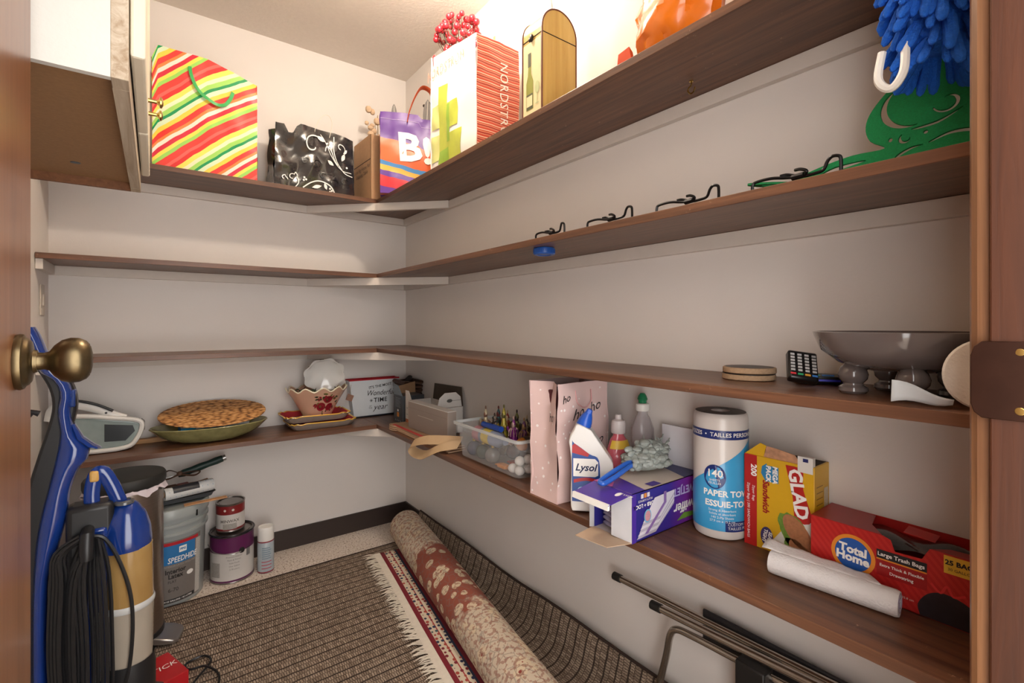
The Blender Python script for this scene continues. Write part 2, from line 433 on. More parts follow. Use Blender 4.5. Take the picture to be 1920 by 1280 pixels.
for k, (a, b) in enumerate(((cy0+.012, ym-.002), (ym+.002, cy1-.012))):
    d = MB().box(L3((cx1+.001, a, cz0+.042)), L3((cx1+.019, b, cz1-.03))).build('door', CRM, cb, smooth=False, bevel=.004)
    yk = (b-.035) if k == 0 else (a+.035)
    T = Matrix.Translation(L3((cx1+.019, yk, cz0+.10))) @ Matrix.Rotation(pi/2, 4, 'Y')
    MB().lathe([(.0045, 0), (.004, .004), (.0035, .014), (.006, .017), (.0105, .019), (.0105, .022), (.005, .0245), (0, .0248)], 18, T=T).build('knob', M('bright_brass', 'c9ab62', .22, .95), d)
    for zz in (cz0+.16, cz1-.16):
        MB().tube([L3((cx1+.010, (a if k == 0 else b), zz-.02)), L3((cx1+.010, (a if k == 0 else b), zz+.02))], .0045, 8).build('hinge', M('bright_brass', 'c9ab62', .22, .95), d)
MB().lathe([(0, -.001), (.009, -.001), (.009, .0005), (0, .0005)], 16, c=L3((-1.27, -1.05, cz0+.0195)), sy=.8).build('plug_disc', M('plug_blue_grey', '4b5560', .5), cb)
# outlet plate on the left wall
op = thing('switch_plate', 'beige plastic plate on the left wall above the vacuum', 'wall plate', (XL, -.145, 1.17))
MB().box((.0003, -.035, -.055), (.005, .035, .055)).build('plate', M('plate_beige', 'cdc2b4', .5), op, bevel=.002)
MB().box((.004, -.012, -.02), (.009, .012, .02)).build('rocker', M('plate_beige', 'cdc2b4', .5), op, bevel=.001)
# ------------------------------------------------------------------ top shelf, back wall
Z1 = ZS[0]+.0005
KR = M('kraft_card', 'b48d68', .8, var=.12, vs=60)
# striped gift bag
st = [(0, 'e8453f'), (.10, 'f06a62'), (.15, 'e23a3a'), (.22, 'f4e86a'), (.30, 'f7f0c8'), (.36, 'a6dd6a'), (.43, '1f9a5c'), (.48, 'd8ecc8'), (.55, 'f2d552'), (.62, 'e5403c'), (.70, 'f08a4a'), (.75, 'f3e9d6'), (.81, 'd92f45'), (.88, 'f5e35e'), (.94, '9fd964')]
SBM = stripes('diagonal_stripe_print', radians(-47), .20, st, .22, .06, .4)
sb = thing('gift_bag', 'large gift bag with red, yellow and green diagonal stripes', 'gift bag', (-.955, -.155, Z1))
sf = bag(sb, .36, .11, .455, SBM, crum=.006, gus=.03, seed=1, top=lambda x, y: .02-.10*max(0, x)/.18*.55-(.05 if x < -.17 else 0))
GR = M('green_ribbon', '3fae5b', .4)
f0 = sf(0)
pts = [(-.06, .405), (-.055, .37), (-.035, .325), (-.005, .298), (.03, .288), (.06, .30), (.08, .335), (.09, .37)]
pth = smoothpath(pts, 5)
mb = MB()
ring = []
for k, (u, v) in enumerate(pth):
    a = pth[max(0, k-1)]; b = pth[min(len(pth)-1, k+1)]; dx, dy = b[0]-a[0], b[1]-a[1]; l = sqrt(dx*dx+dy*dy); nx, ny = -dy/l*.006, dx/l*.006
    e = .004+.010*sin(pi*k/(len(pth)-1))
    ring.append([f0(u+nx, v+ny, e), f0(u-nx, v-ny, e), f0(u-nx, v-ny, e-.001), f0(u+nx, v+ny, e-.001)])
mb.loft(ring, True, True, True).build('ribbon_handle', GR, sb)
# black gift bag with white scrolls
kb = thing('gift_bag', 'crumpled glossy black gift bag with white scroll print and thin wire handle', 'gift bag', (-.535, -.145, Z1), radians(3))
KM = M('glossy_black_film', '2a2829', .16, var=.3, vs=18, coat=.5)
kf = bag(kb, .36, .12, .285, KM, crum=.013, gus=.04, seed=4, fs=12, top=lambda x, y: -.035 if -.135 < x < -.095 else (.015 if x > -.09 else 0)-max(0, x-.1)*.25, flare=-.05)(0)
sc = []
sc += stroke(spiral(-.015, .205, .046, .012, 1.2, 1.2+4.6), .0055)+stroke(spiral(.115, .222, .024, .007, -1., 4.6), .0045)
sc += stroke(smoothpath([(.02, .262), (.05, .22), (.07, .17), (.115, .125), (.165, .12)]), [.003]*24+[.003])
sc += stroke(smoothpath([(.085, .265), (.08, .21), (.09, .165), (.13, .115), (.17, .105)]), .004)
sc += stroke(smoothpath([(.04, .19), (.05, .215), (.068, .2), (.08, .165), (.10, .14)]), .004)
sc += stroke(spiral(-.105, .062, .022, .006, 0, 5), .004)+stroke(smoothpath([(-.085, .06), (-.08, .03), (-.1, .005)]), .004)
sc += stroke(smoothpath([(-.06, .015), (-.02, .045), (.02, .055), (.06, .04), (.085, .008)]), .005)+stroke(spiral(-.14, .045, .015, .005, 0, 4.5), .004)
leaf = lambda x, y, a, l, w: [(x+cos(a)*l*t-sin(a)*w*sin(pi*t)*s, y+sin(a)*l*t+cos(a)*w*sin(pi*t)*s) for s, T_ in ((1, (0, .25, .5, .75, 1)), (-1, (.75, .5, .25))) for t in T_]
for p in ((.0, .25, -.4, .045, .010), (.12, .165, 1.2, .04, .009), (.08, .135, 2.6, .035, .008), (-.02, .022, .3, .045, .008), (.035, .05, -1.2, .03, .007), (.13, .20, 1.0, .03, .006)): sc.append(leaf(*p))
for p in ((.052, .228), (.062, .218), (.056, .212), (-.055, .058), (-.047, .051), (-.057, .047), (.06, .028), (.068, .02), (.06, .014), (.142, .14)): sc.append(ell(p[0], p[1], .0045, n=10))
def islands(polys):
    out = []
    for p in polys:
        if out and any(abs(a[0]-b[0])+abs(a[1]-b[1]) < 1e-9 for a in out[-1][-1] for b in p): out[-1].append(p)
        else: out.append([p])
    return out
for g in islands(sc): decal(kb, 'scroll_print', g, lambda u, v: kf(u, v, .006), WHITE)
dk = []
for cx, cy, r in ((.0, .12, .03), (.08, .05, .025), (-.05, .13, .02), (.03, .08, .018), (.13, .07, .02)): dk += stroke(spiral(cx, cy, r, r*.2, .5, 5.5), .003)
for g in islands(dk): decal(kb, 'dark_scroll_print', g, lambda u, v: kf(u, v, .005), M('ink_dark_grey', '0e0d0e', .3))
MB().tube(smoothpath([(-.005, -.05, .27), (.0, -.055, .31), (.03, -.05, .365), (.06, -.05, .375), (.075, -.05, .34), (.062, -.05, .27)]), .0013, 6).build('wire_handle', M('pale_cord', 'e6dccb', .6), kb)
# cardboard carton behind the tote
cb2 = thing('carton', 'brown cardboard carton standing in the corner behind the tote bag', 'box', (-.185, -.138, Z1), radians(2))
CW_, CD_, CH_ = .225, .215, .315
cc = MB()
for a, b in (((-CW_/2, -CD_/2, 0), (CW_/2, -CD_/2+.004, CH_)), ((-CW_/2, CD_/2-.004, 0), (CW_/2, CD_/2, CH_)), ((-CW_/2, -CD_/2, 0), (-CW_/2+.004, CD_/2, CH_)), ((CW_/2-.004, -CD_/2, 0), (CW_/2, CD_/2, CH_)), ((-CW_/2, -CD_/2, 0), (CW_/2, CD_/2, .004))): cc.box(a, b)
cc.build('carton_body', KR, cb2, smooth=False)
MB().box((-CW_/2-.0008, -CD_/2-.001, CH_*.62), (-CW_/2, CD_/2, CH_*.63)).build('flap_seam', M('seam_dark', '2e2219', .8), cb2, smooth=False)
fl = plane((-CW_/2-.001, 0, 0), (0, -1, 0), (0, 0, 1), (-1, 0, 0))
txt(cb2, 'Little Big Home Ref\nShipping Table', fl, .026, M('ink_brown', '3b2f2a', .7), at=(.0, .155), rot=radians(0), shear=.15)
# tote bag with B!
tb = thing('tote_bag', 'purple, orange and red tote bag printed with a white B and exclamation mark', 'tote bag', (-.155, -.385, Z1), radians(-24))
TM_, nt, b = nodes('tote_bands')
tc = N(nt, 'ShaderNodeTexCoord'); sp_ = N(nt, 'ShaderNodeSeparateXYZ'); nt.links.new(tc.outputs['UV'], sp_.inputs[0])
nz_ = N(nt, 'ShaderNodeTexNoise', ins={'Scale': 7.0}); nt.links.new(tc.outputs['UV'], nz_.inputs['Vector'])
tt = mth(nt, 'ADD', mth(nt, 'ADD', mth(nt, 'MULTIPLY', sp_.outputs[1], 2.6), mth(nt, 'MULTIPLY', sp_.outputs[0], .55)), mth(nt, 'MULTIPLY', nz_.outputs[0], .10))
rp = ramp(nt, [(0, '5c2a8a'), (.13, 'c9252f'), (.27, '5a2f8f'), (.34, 'e2a53a'), (.41, '3d7fb8'), (.46, 'e2632f'), (.74, '5b2c86')], 'CONSTANT'); nt.links.new(tt, rp.inputs[0])
nt.links.new(rp.outputs[0], b.inputs['Base Color']); b.inputs['Roughness'].default_value = .4
tf = bag(tb, .262, .13, .385, TM_, crum=.010, gus=.03, seed=9, top=lambda x, y: -.02*(x > .05)-.012)(0)
decal(tb, 'stitch_line', stroke([(-.13+.26*k/24, .352-.012*k/24) for k in range(25)], .0014), lambda u, v: tf(u, v, .002), M('thread', 'c9b8dc', .6))
txt(tb, 'B!', lambda u, v: tf(u, v, .004), .185, WHITE, name='printed_letters', bold=.006, shear=-.06, at=(.03, .215), sx=1.05)
MB().tube(smoothpath([(-.01, -.07, .33), (.0, -.075, .38), (.03, -.07, .46), (.06, -.064, .50), (.10, -.058, .48), (.11, -.052, .40)]), .018, 8, flat=.15).build('strap_handle', M('orange_strap', 'e0683a', .6), tb)
# things poking out of the tote
FE = M('grey_feather', '6d6a66', .7, var=.2, vs=80)
for k, (x, y, hgt, w, tilt) in enumerate(((-.066, .0, .12, .014, -.03), (.078, -.015, .15, .02, .04))):
    lt = thing('feather', ('short grey feather tucked into the tote bag', 'tall grey feather tucked into the tote bag')[k], 'feather', tuple(tb.matrix_basis @ Vector((x, y, .27))), radians(-24))
    poly = [(sin(pi*t)**.6*w*s, .0+hgt*t+.05) for s, ts in ((1, [i/10 for i in range(11)]), (-1, [i/10 for i in range(9, 0, -1)])) for t in ts]
    MB().prism(poly, lambda u, v: (u+tilt*v, -.002, v), lambda u, v: (u+tilt*v, .002, v)).build('vane', FE, lt)
    MB().tube([(0, -.003, 0), (tilt*(hgt+.04), -.003, hgt+.04)], .0015, 6).build('quill', M('quill_pale', 'c9c2b8', .6), lt)
rd = thing('silk_flower', 'dark red fabric petals showing above the tote bag', 'flower', tuple(tb.matrix_basis @ Vector((-.005, .02, .26))), 0)
mb = MB()
for k in range(9):
    a = k*2.4; mb.sphere((.028*cos(a)*(k/9+.2), .024*sin(a)*(k/9+.2), .11+.016*sin(k)), .021, (1, .9, .7), 10, 6)
mb.build('petals', M('dark_red_cloth', 'a01f28', .7, var=.3), rd)
MB().tube([(0, 0, 0), (0, 0, .11)], .004, 6).build('stem', M('stem_brown', '4b3626', .8), rd)
tw = thing('dried_twigs', 'brown curly twigs and seed pods sticking out of the tote bag', 'dried stems', tuple(tb.matrix_basis @ Vector((.088, .043, .3))))
mb = MB()
for k in range(6):
    a = R.uniform(-.5, .7); l = R.uniform(.13, .19); mb.tube(smoothpath([(0, 0, 0), (a*.015, R.uniform(-.005, .005), l*.5), (a*.04, R.uniform(-.01, .01), l)]), .0022, 5)
mb.build('twig', M('twig_brown', '3f2c22', .8), tw)
mb = MB()
for k in range(14): mb.sphere((R.uniform(-.018, .028), R.uniform(-.008, .012), R.uniform(.11, .18)), R.uniform(.005, .009), (1, 1, 1), 8, 5)
mb.build('seed_pods', M('pod_dark', '2f211c', .6), tw)
db = thing('dried_bouquet', 'pale dried flowers with wispy leaves standing in the open brown carton', 'dried stems', tuple(Vector((-.215, -.18, Z1+.005))))
mb = MB()
for k in range(9):
    x, y = R.uniform(-.055, .03), R.uniform(-.03, .03); z = R.uniform(.33, .45)
    mb.tube([(x*.3, y*.3, 0), (x, y, z)], .0016, 5)
mb.build('stem', M('straw', 'a88f6c', .8), db)
mb = MB()
for k in range(16): mb.sphere((R.uniform(-.065, .035), R.uniform(-.03, .03), R.uniform(.33, .46)), R.uniform(.010, .018), (1, .8, R.uniform(.7, 1.2)), 8, 5)
mb.build('flower_heads', M('dry_petals', 'c9ab8c', .85, var=.25, vs=70), db)
# white shopping bag with green print, red striped gusset
nb = thing('shopping_bag', 'tall white paper shopping bag with green blocks and red striped side', 'shopping bag', (-.155, -.955, Z1), radians(-90))
PB = M('white_paper', 'f3efe8', .45, var=.03, vs=10)
nst = [(0, 'c9472f'), (.3, 'e9b58d'), (.36, 'a83024'), (.62, 'e7a27c'), (.7, 'c24a30'), (.88, 'f0d2b6')]
NRS = stripes('red_stripe_print', pi/2, .026, nst, .4, .12)
nf = bag(nb, .335, .185, .425, PB, crum=.009, gus=.0, seed=12, fs=9, top=lambda x, y: .03-.06*(x+.167)/.335)
G1, G2, G3 = M('print_lime', 'b9c24a', .5, var=.15), M('print_green', '8fb43c', .5, var=.15), M('print_light_lime', 'd5d68a', .5)
n0 = nf(0)
for (a, b, c, d, m) in ((-.10, -.035, .02, .30, G1), (-.155, -.10, .03, .125, G3), (-.155, -.10, .15, .235, G3), (-.035, -.012, .08, .22, G2), (-.035, .04, .13, .225, G1), (-.05, .07, .012, .11, G1), (-.10, -.02, .012, .06, G2)):
    patch(nb, 'green_print', lambda u, v: n0(u, v, .002+.0004*(m is G2)), a, b, c, d, 6, 8, m)
txt(nb, 'NORDSTROM', lambda u, v: n0(u, v, .003), .052, M('ink_pale_red', 'd3917f', .6), shear=.12, at=(-.055, .365), sx=.85, space=1.05, rot=.08)
n1 = nf(1)
patch(nb, 'striped_gusset', lambda u, v: n1(u, v, .0015), -.091, .091, .002, .422, 12, 24, NRS)
txt(nb, 'NORDSTROM', lambda u, v: n1(u, v, .004), .048, WHITE, rot=-pi/2, at=(.022, .19), space=1.12)
MB().grid(lambda a, b: (.06+.10*a, .02+.03*sin(a*5), .36+.055*b+.004*sin(9*a)), 8, 2).build('green_tissue', M('tissue_green', '8cba3a', .7), nb, solid=.001)
MB().tube(smoothpath([(-.15, -.085, .40), (-.156, -.088, .445), (-.150, -.086, .46), (-.14, -.08, .445)]), .003, 6).build('red_cord', M('cord_red', 'c23a3f', .6), nb)
# berry spray in that bag
by = thing('berry_spray', 'spray of glossy red artificial berries rising out of the white shopping bag', 'berries', (-.13, -.86, Z1+.01))
BRY = M('berry_red', 'a8202c', .25, var=.2, vs=60, coat=.4)
tips = []
mb = MB()
for k in range(80):
    a = R.uniform(0, 2*pi); q = sqrt(R.random())
    p = (-.02+.075*q*cos(a), .03+.115*q*sin(a), .54+.085*R.uniform(-1, 1)*sqrt(1-q*q*.8))
    tips.append(p)
    mb.tube([(R.uniform(-.01, .01), .02+R.uniform(-.01, .01), .36), (p[0]*.6, .02+p[1]*.4, .45), p], .0011, 4, cap=False)
mb.tube([(0, 0, 0), (0, .015, .2), (0, .02, .37)], .006, 8)
mb.build('stem', M('stem_brown', '4b3626', .8), by)
bm0 = None
for p in tips:
    r = R.uniform(.010, .0145)
    if bm0 is None:
        bm0 = MB().sphere((0, 0, 0), .0105, (1, 1, 1), 12, 7).build('berry', BRY, by); b_ = bm0
    else:
        b_ = bm0.copy(); COL.objects.link(b_)
    b_.location = p; b_.scale = (r/.0105,)*3
# arched wooden wine box
wb = thing('wine_box', 'yellow wooden wine box with arched top, bottle picture and metal latch', 'box', (-.184, -1.4285, Z1+.0028))
hx, hy, hh = .066, .0445, .24
arch = [(-hx, 0), (hx, 0)]+[(hx*cos(pi*k/20), hh+.066*sin(pi*k/20)) for k in range(21)]
YW = wood('yellow_wood', 'b98f3a', 'd6b463', 2, .3, .5, bump=.05)
MB().prism(arch, lambda u, v: (u, -hy, v), lambda u, v: (u, hy, v)).build('box_body', YW, wb, ang=30)
RDG = M('edge_trim_brown', '6b3527', .5)
for s in (-1, 1):
    MB().tube([(u*1.005, s*hy, v) for u, v in arch[1:]+[arch[0]]], .0024, 6, closed=True).build('edge_trim', RDG, wb)
MB().tube([(hx+.0005, hy, hh*.94), (hx+.0005, -hy-.0005, hh*.94), (-hx-.0005, -hy-.0005, hh*.94), (-hx-.0005, hy, hh*.94)], .0013, 5).build('lid_seam', M('seam_dark', '2e2219', .8), wb)
ff = plane((-hx, 0, 0), (0, -1, 0), (0, 0, 1), (-1, 0, 0), .0008)
LBL = M('print_cream', 'f0dfae', .4, var=.1)
decal(wb, 'picture', [rect(-.040, .040, .004, hh*.9)], ff, LBL)
f2 = plane((-hx, 0, 0), (0, -1, 0), (0, 0, 1), (-1, 0, 0), .0014)
decal(wb, 'bottle_picture', [[(-.026, .02), (.006, .02), (.006, .10), (-.003, .122), (-.005, .15), (-.016, .15), (-.018, .122), (-.026, .10)]], f2, M('print_olive', '9a9a48', .4, var=.2))
f3 = plane((-hx, 0, 0), (0, -1, 0), (0, 0, 1), (-1, 0, 0), .0019)
for rr_ in (rect(-.017, -.004, .145, .185), rect(-.024, .004, .022, .066)): decal(wb, 'bottle_picture', [rr_], f3, M('print_grey_green', '5e6048', .4))
decal(wb, 'bottle_label_picture', [rect(-.023, .003, .03, .06)], plane((-hx, 0, 0), (0, -1, 0), (0, 0, 1), (-1, 0, 0), .0023), LBL)
decal(wb, 'glass_picture', [ell(.024, .075, .010, .018, 16), rect(.023, .0255, .03, .06), ell(.024, .03, .009, .002, 10)], f3, M('print_pale_green', 'c9cf9a', .4))
MB().sphere((-hx-.003, .0, hh*.935), .009, (.45, .8, 1.3), 10, 6).build('latch', M('dark_metal', '3b3531', .35, .8), wb)
MB().sphere((-hx-.006, .004, hh*.915), .006, (.5, .8, 1.2), 10, 6).build('latch_knob', M('dark_metal', '3b3531', .35, .8), wb)
gw = thing('dried_grass', 'pale wispy dried grass standing behind the wine box', 'dried stems', (-.088, -1.33, Z1))
mb = MB()
for k in range(14):
    a = R.uniform(-.07, .05); mb.tube(smoothpath([(0, 0, 0), (a*.2, a*.3, .18), (a*.6+R.uniform(-.01, .01), a*.8, .32), (a+R.uniform(-.02, .02), a*1.3+.02, .42)]), .0009, 4)
mb.build('stems', M('straw_pale', 'd8cbb8', .8), gw)
# orange plastic bags
ORM = M('orange_film', 'e5781f', .2, var=.25, vs=14, coat=.3)
def blob(name, label, loc, size, mat, seed, amp=.22, grp=None):
    t = thing(name, label, 'plastic bag', loc, group=grp)
    mb = MB(); n, m = 40, 22; rings = []
    for j in range(m+1):
        a = -pi/2+pi*j/m; ring = []
        for k in range(n):
            d = Vector((cos(a)*cos(2*pi*k/n), cos(a)*sin(2*pi*k/n), sin(a)))
            q = 1+amp*(1-2*abs(noise.noise(d*1.3+Vector((seed, 0, 0)))))+amp*.5*(1-2*abs(noise.noise(d*3.1+Vector((0, seed, 0)))))
            q *= .82
            ring.append((d.x*size[0]*q, d.y*size[1]*q, max(0, size[2]*(.92+d.z*q))))
        rings.append(ring)
    mb.loft(rings, True, True, True).build('crumpled_film', mat, t, ang=28)
    return t
ob = blob('plastic_bag', 'crumpled shiny orange plastic bag on the top shelf beside the wine box', (-.155, -1.845, Z1), (.075, .105, .115), ORM, 3.3)
MB().prism([(-.02, 0), (.025, 0), (.02, .035), (-.012, .04)], lambda u, v: (-.095, .075+u, v), lambda u, v: (-.07, .085+u, v)).build('loose_corner', M('orange_red_film', 'd9491c', .3), ob)
MB().tube(smoothpath([(-.02, .06, .19), (-.025, .075, .215), (-.02, .06, .25), (.0, .03, .26)]), .004, 6).build('tied_end', M('dark_metal', '3b3531', .35, .8), ob)
blob('plastic_bag', 'pale orange plastic bag next to the shiny orange one', (-.14, -2.06, Z1), (.085, .10, .14), M('peach_film', 'ea8a4a', .35, var=.15, vs=12), 8.1, .12)
# cup hook under the top shelf
hk = thing('cup_hook', 'small brass cup hook screwed under the top shelf', 'hook', (-.10, -1.845, ZS[0]-TH))
MB().tube(smoothpath([(0, 0, .004), (0, 0, -.010), (0, .006, -.014), (0, .009, -.021), (0, .003, -.029), (0, -.006, -.028), (0, -.010, -.018)]), .0018, 6).build('hook_wire', M('bright_brass', 'c9ab62', .22, .95), hk)
MB().lathe([(0, 0), (.005, 0), (.005, -.002), (0, -.002)], 12).build('collar', M('bright_brass', 'c9ab62', .22, .95), hk)
# ------------------------------------------------------------------ second shelf
Z2 = ZS[1]+.0005
WIRE = M('black_wire', '1d1b1c', .35, .6)
def wire_holder(y0, y1, label):
    L = y0-y1; c = (y0+y1)/2
    t = thing('wire_plate_stand', label, 'wire stand', (-.243, c, Z2), group='bent black wire stands on the second shelf')
    h = L/2
    # local +y points away from the camera along the shelf edge
    MB().tube(smoothpath([(0, h, 0), (0, h, .013), (.001, h-.006, .0185), (.002, h*.55, .0195), (.004, h*.2, .015), (.002, -.012, .011), (-.004, -.022, .016), (-.003, -.012, .022), (.0, -.002, .0235)], 5), .0028, 7).build('wire', WIRE, t)
    MB().tube(smoothpath([(.003, .024, .020), (.008, .014, .021), (.006, -.004, .014), (.002, -.014, .0105), (.003, -.03, .011), (.004, -h*.62, .014), (.003, -h*.72, .027), (.001, -h+.012, .032), (0, -h+.002, .029), (0, -h, .02), (0, -h, 0)], 5), .0028, 7).build('wire', WIRE, t)
    MB().tube([(.004, .004, .0125), (.001, -.016, .0125)], .0052, 8).build('twist', WIRE, t)
for a, b, lb in ((-1.437, -1.557, 'above the blue lid'), (-1.643, -1.785, 'next to the one above the blue lid'), (-1.853, -1.997, 'next to the one at the green cutout'), (-2.063, -2.205, 'touching the green cutout')):
    wire_holder(a, b, 'bent black wire stand on the second shelf, '+lb)
bl = thing('jar_lid', 'round blue plastic lid fixed under the second shelf', 'lid', (-.212, -1.437, ZS[1]-TH))
MB().lathe([(0, -.0005), (.03, -.0005), (.0315, -.004), (.0315, -.017), (.029, -.020), (.021, -.0205), (.02, -.018), (0, -.018)], 36).build('lid_shell', M('blue_plastic', '1e4f9c', .3, var=.1), bl)
mb = MB()
for k in range(48):
    a = 2*pi*k/48; mb.box((.0313, -.0008, -.016), (.0323, .0008, -.004), Matrix.Rotation(a, 4, 'Z'))
mb.build('grip_ridges', M('blue_plastic', '1e4f9c', .3, var=.1), bl)['kind'] = 'stuff'
# green glittery felt cut-outs: 2D outlines with real openings, extruded
GRN = M('green_felt', '0f8a4a', .85, var=.35, vs=400, bump=.4, bs=600)
def cutout(name, outer, holes, thick, mat, parent, fmap):
    c = bpy.data.curves.new('c', 'CURVE'); c.dimensions = '2D'; c.fill_mode = 'BOTH'; c.extrude = thick/2
    for lp_ in [outer]+holes:
        s = c.splines.new('POLY'); s.points.add(len(lp_)-1); s.use_cyclic_u = True
        for q, p in zip(s.points, lp_): q.co = (p[0], p[1], 0, 1)
    o = bpy.data.objects.new('c', c); me = bpy.data.meshes.new_from_object(o); bpy.data.objects.remove(o); bpy.data.curves.remove(c)
    me.name = name; me.materials.clear(); me.materials.append(mat)
    for v in me.vertices: v.co = fmap(v.co.x, v.co.y, v.co.z)
    ob = bpy.data.objects.new(name, me); COL.objects.link(ob); ob.parent = parent
    return ob
def ribbon(pts, ws):
    n = len(pts); L = []; Q = []
    for i, p in enumerate(pts):
        a = pts[max(i-1, 0)]; b = pts[min(i+1, n-1)]; dx, dy = b[0]-a[0], b[1]-a[1]; l = max(sqrt(dx*dx+dy*dy), 1e-9)
        w = ws(i/(n-1))/2; L.append((p[0]-dy/l*w, p[1]+dx/l*w)); Q.append((p[0]+dy/l*w, p[1]-dx/l*w))
    return L+Q[::-1]
tap = lambda w: (lambda t: max(.0012, w*sin(pi*min(1, t*.85+.12))))
gt = thing('felt_cutout', 'upright green felt cut-out with scroll openings leaning on the wall', 'decoration', (-.185, -2.29, Z2), radians(-90))
# local x -> world -y (towards camera), local y(front -) -> world -x ; leaning back slightly
lean = radians(9)
fm = lambda u, v, w: Vector((u, -.0+v*sin(lean)-w*cos(lean), v*cos(lean)+w*sin(lean)))
body = [(.115, 0), (.115, .168), (.06, .176), (.0, .168), (-.04, .145), (-.065, .115), (-.073, .088), (-.066, .062), (-.045, .043), (-.09, .044), (-.14, .036), (-.18, .024), (-.21, .010), (-.215, 0)]
body = smoothpath(body[1:-1], 4); body = [(.115, 0)]+body+[(-.215, 0)]
holes = [ribbon(spiral(-.012, .110, .036, .040, 2.4, 4.9), tap(.009)), ribbon(smoothpath([(-.012, .064), (.02, .066), (.048, .08)]), tap(.005)), ribbon(spiral(.03, .095, .017, .008, 3.4, 8.3), tap(.005)), ribbon(spiral(-.018, .052, .009, .005, 2.2, 6.2), tap(.004)), ribbon(spiral(.085, .12, .028, .028, 2.2, 4.0), tap(.007)), ribbon(smoothpath([(.01, .036), (.035, .044), (.06, .04), (.066, .028), (.05, .018)]), tap(.006)), ribbon(smoothpath([(-.03, .012), (-.028, .024), (-.012, .033), (.004, .035)]), tap(.005)), ribbon(smoothpath([(-.15, .014), (-.115, .026), (-.07, .030)]), tap(.008)), ell(-.038, .055, .003, .004, 10), ell(.006, .054, .003, .003, 10)]
cutout('felt_sheet', body, holes, .004, GRN, gt, fm)
g2 = thing('felt_ring', 'green felt oval ring lying flat at the foot of the upright cut-out', 'decoration', (-.211, -2.1, Z2))
cutout('felt_sheet', ell(0, 0, .019, .062, 40), [ell(0, -.006, .011, .042, 32)], .004, M('green_felt', '0f8a4a'), g2, lambda u, v, w: Vector((u, v, .0025+w+.22*max(0, v+.045))))
# blue chenille mop head hanging beneath the top shelf
mp_ = thing('mop_head', 'bright blue chenille mop head hanging below the top shelf', 'mop head', (-.250, -2.330, ZS[0]-TH-.001))
CH = M('blue_chenille', '1560c8', .9, var=.3, vs=160, bump=.9, bs=420)
MB().lathe([(0, 0), (.026, 0), (.040, -.03), (.045, -.09), (.040, -.16), (.026, -.195), (0, -.2)], 20).build('core', CH, mp_)
MB().tube([(0, 0, .0), (0, 0, -.02)], .012, 10).build('socket', M('white_plastic', 'e9e6df', .4), mp_)
s0 = None
from mathutils import Euler
made = 0
while made < 210:
    a = R.uniform(0, 2*pi); zz = -.01-.19*R.random(); rr_ = .041*sqrt(max(.05, 1-((zz+.09)/.14)**2)); tl = R.uniform(.25, .75); q = R.uniform(.85, 1.2)
    tip = Vector((rr_*cos(a), rr_*sin(a), zz))+Euler((tl*sin(a), -tl*cos(a), 0)).to_matrix() @ Vector((0, 0, -.053*q))
    if tip.x > .050 or tip.y < -.076: continue          # keeps clear of the felt piece and of the front wall
    if s0 is None:
        mb = MB(); mb.loft([[(w_*cos(2*pi*j/7), w_*sin(2*pi*j/7), z) for j in range(7)] for w_, z in ((.0035, 0), (.006, -.010), (.0058, -.030), (.0064, -.042), (.0045, -.050), (.001, -.053))], True, True, True)
        s0 = mb.build('strand', CH, mp_); s_ = s0
    else:
        s_ = s0.copy(); COL.objects.link(s_)
    s_.location = (rr_*cos(a), rr_*sin(a), zz); s_.rotation_euler = (tl*sin(a), -tl*cos(a), 0); s_.scale = (q, q, q); made += 1
MB().tube(smoothpath([(-.05, .055, -.195), (-.058, .057, -.235), (-.06, .042, -.253), (-.06, .028, -.235), (-.052, .028, -.195)]), .0055, 8).build('hanging_loop', M('white_plastic', 'e9e6df', .4), mp_)
# ------------------------------------------------------------------ third shelf
Z3 = ZS[2]+.0005
CK = M('cork', 'b69878', .85, var=.25, vs=220, bump=.5, bs=300)
for k, z in enumerate((0, .0138)):
    ct = thing('coaster', ('lower round cork coaster on the third shelf', 'upper round cork coaster, stacked on another coaster')[k], 'coaster', (-.105+.003*k, -1.985, Z3+z))
    MB().lathe([(0, 0), (.05, 0), (.052, .0015), (.052, .0105), (.05, .012), (0, .012)], 40).build('cork_disc', CK, ct)
    MB().lathe([(.0475, .0122), (.036, .0126), (0, .0126)], 40).build('printed_top', M('coaster_print', '57504c', .6, var=.5, vs=45), ct)
    if k == 0: MB().lathe([(.0505, .0118), (.0515, .0124), (.0515, .0133), (.0505, .0133)], 40).build('dark_band', BLACK, ct)
rm = thing('flat_remote', 'flat black device with blue side lights lying on the shelf', 'remote', (-.062, -2.103, Z3), radians(-62)); rm.scale = (.8, .8, 1)
MB().prism([(-.045, -.05), (.045, -.05), (.055, -.04), (.055, .04), (.045, .05), (-.045, .05), (-.055, .04), (-.055, -.04)], lambda u, v: (u*.92, v*.92, .002), lambda u, v: (u, v, .016)).build('case', M('black_plastic', '141416', .3), rm, bevel=.003)
MB().box((-.053, -.0485, .007), (.04, -.0475, .012)).build('light_strip', M('blue_led', '3038d8', .3), rm, smooth=False)
MB().box((-.03, -.03, .016), (.0, -.022, .0185)).build('button', M('green_key', '39b28a', .5), rm, smooth=False)
MB().box((.005, -.03, .016), (.03, -.022, .0185)).build('button', M('blue_key', '3a78c2', .5), rm, smooth=False)
r2 = thing('remote_control', 'black remote control with coloured keys propped up at an angle', 'remote', (-.166, -2.118, Z3), radians(-52))
Tm = Matrix.Translation((0, 0, .0125)) @ Matrix.Rotation(radians(8), 4, 'Y') @ Matrix.Rotation(radians(55), 4, 'X')
RB = M('black_plastic', '141416', .3)
MB().box((-.025, 0, -.012), (.025, .062, .006), Tm).build('case', RB, r2, bevel=.004)
KEY = M('grey_keys', 'b9b9b9', .5)
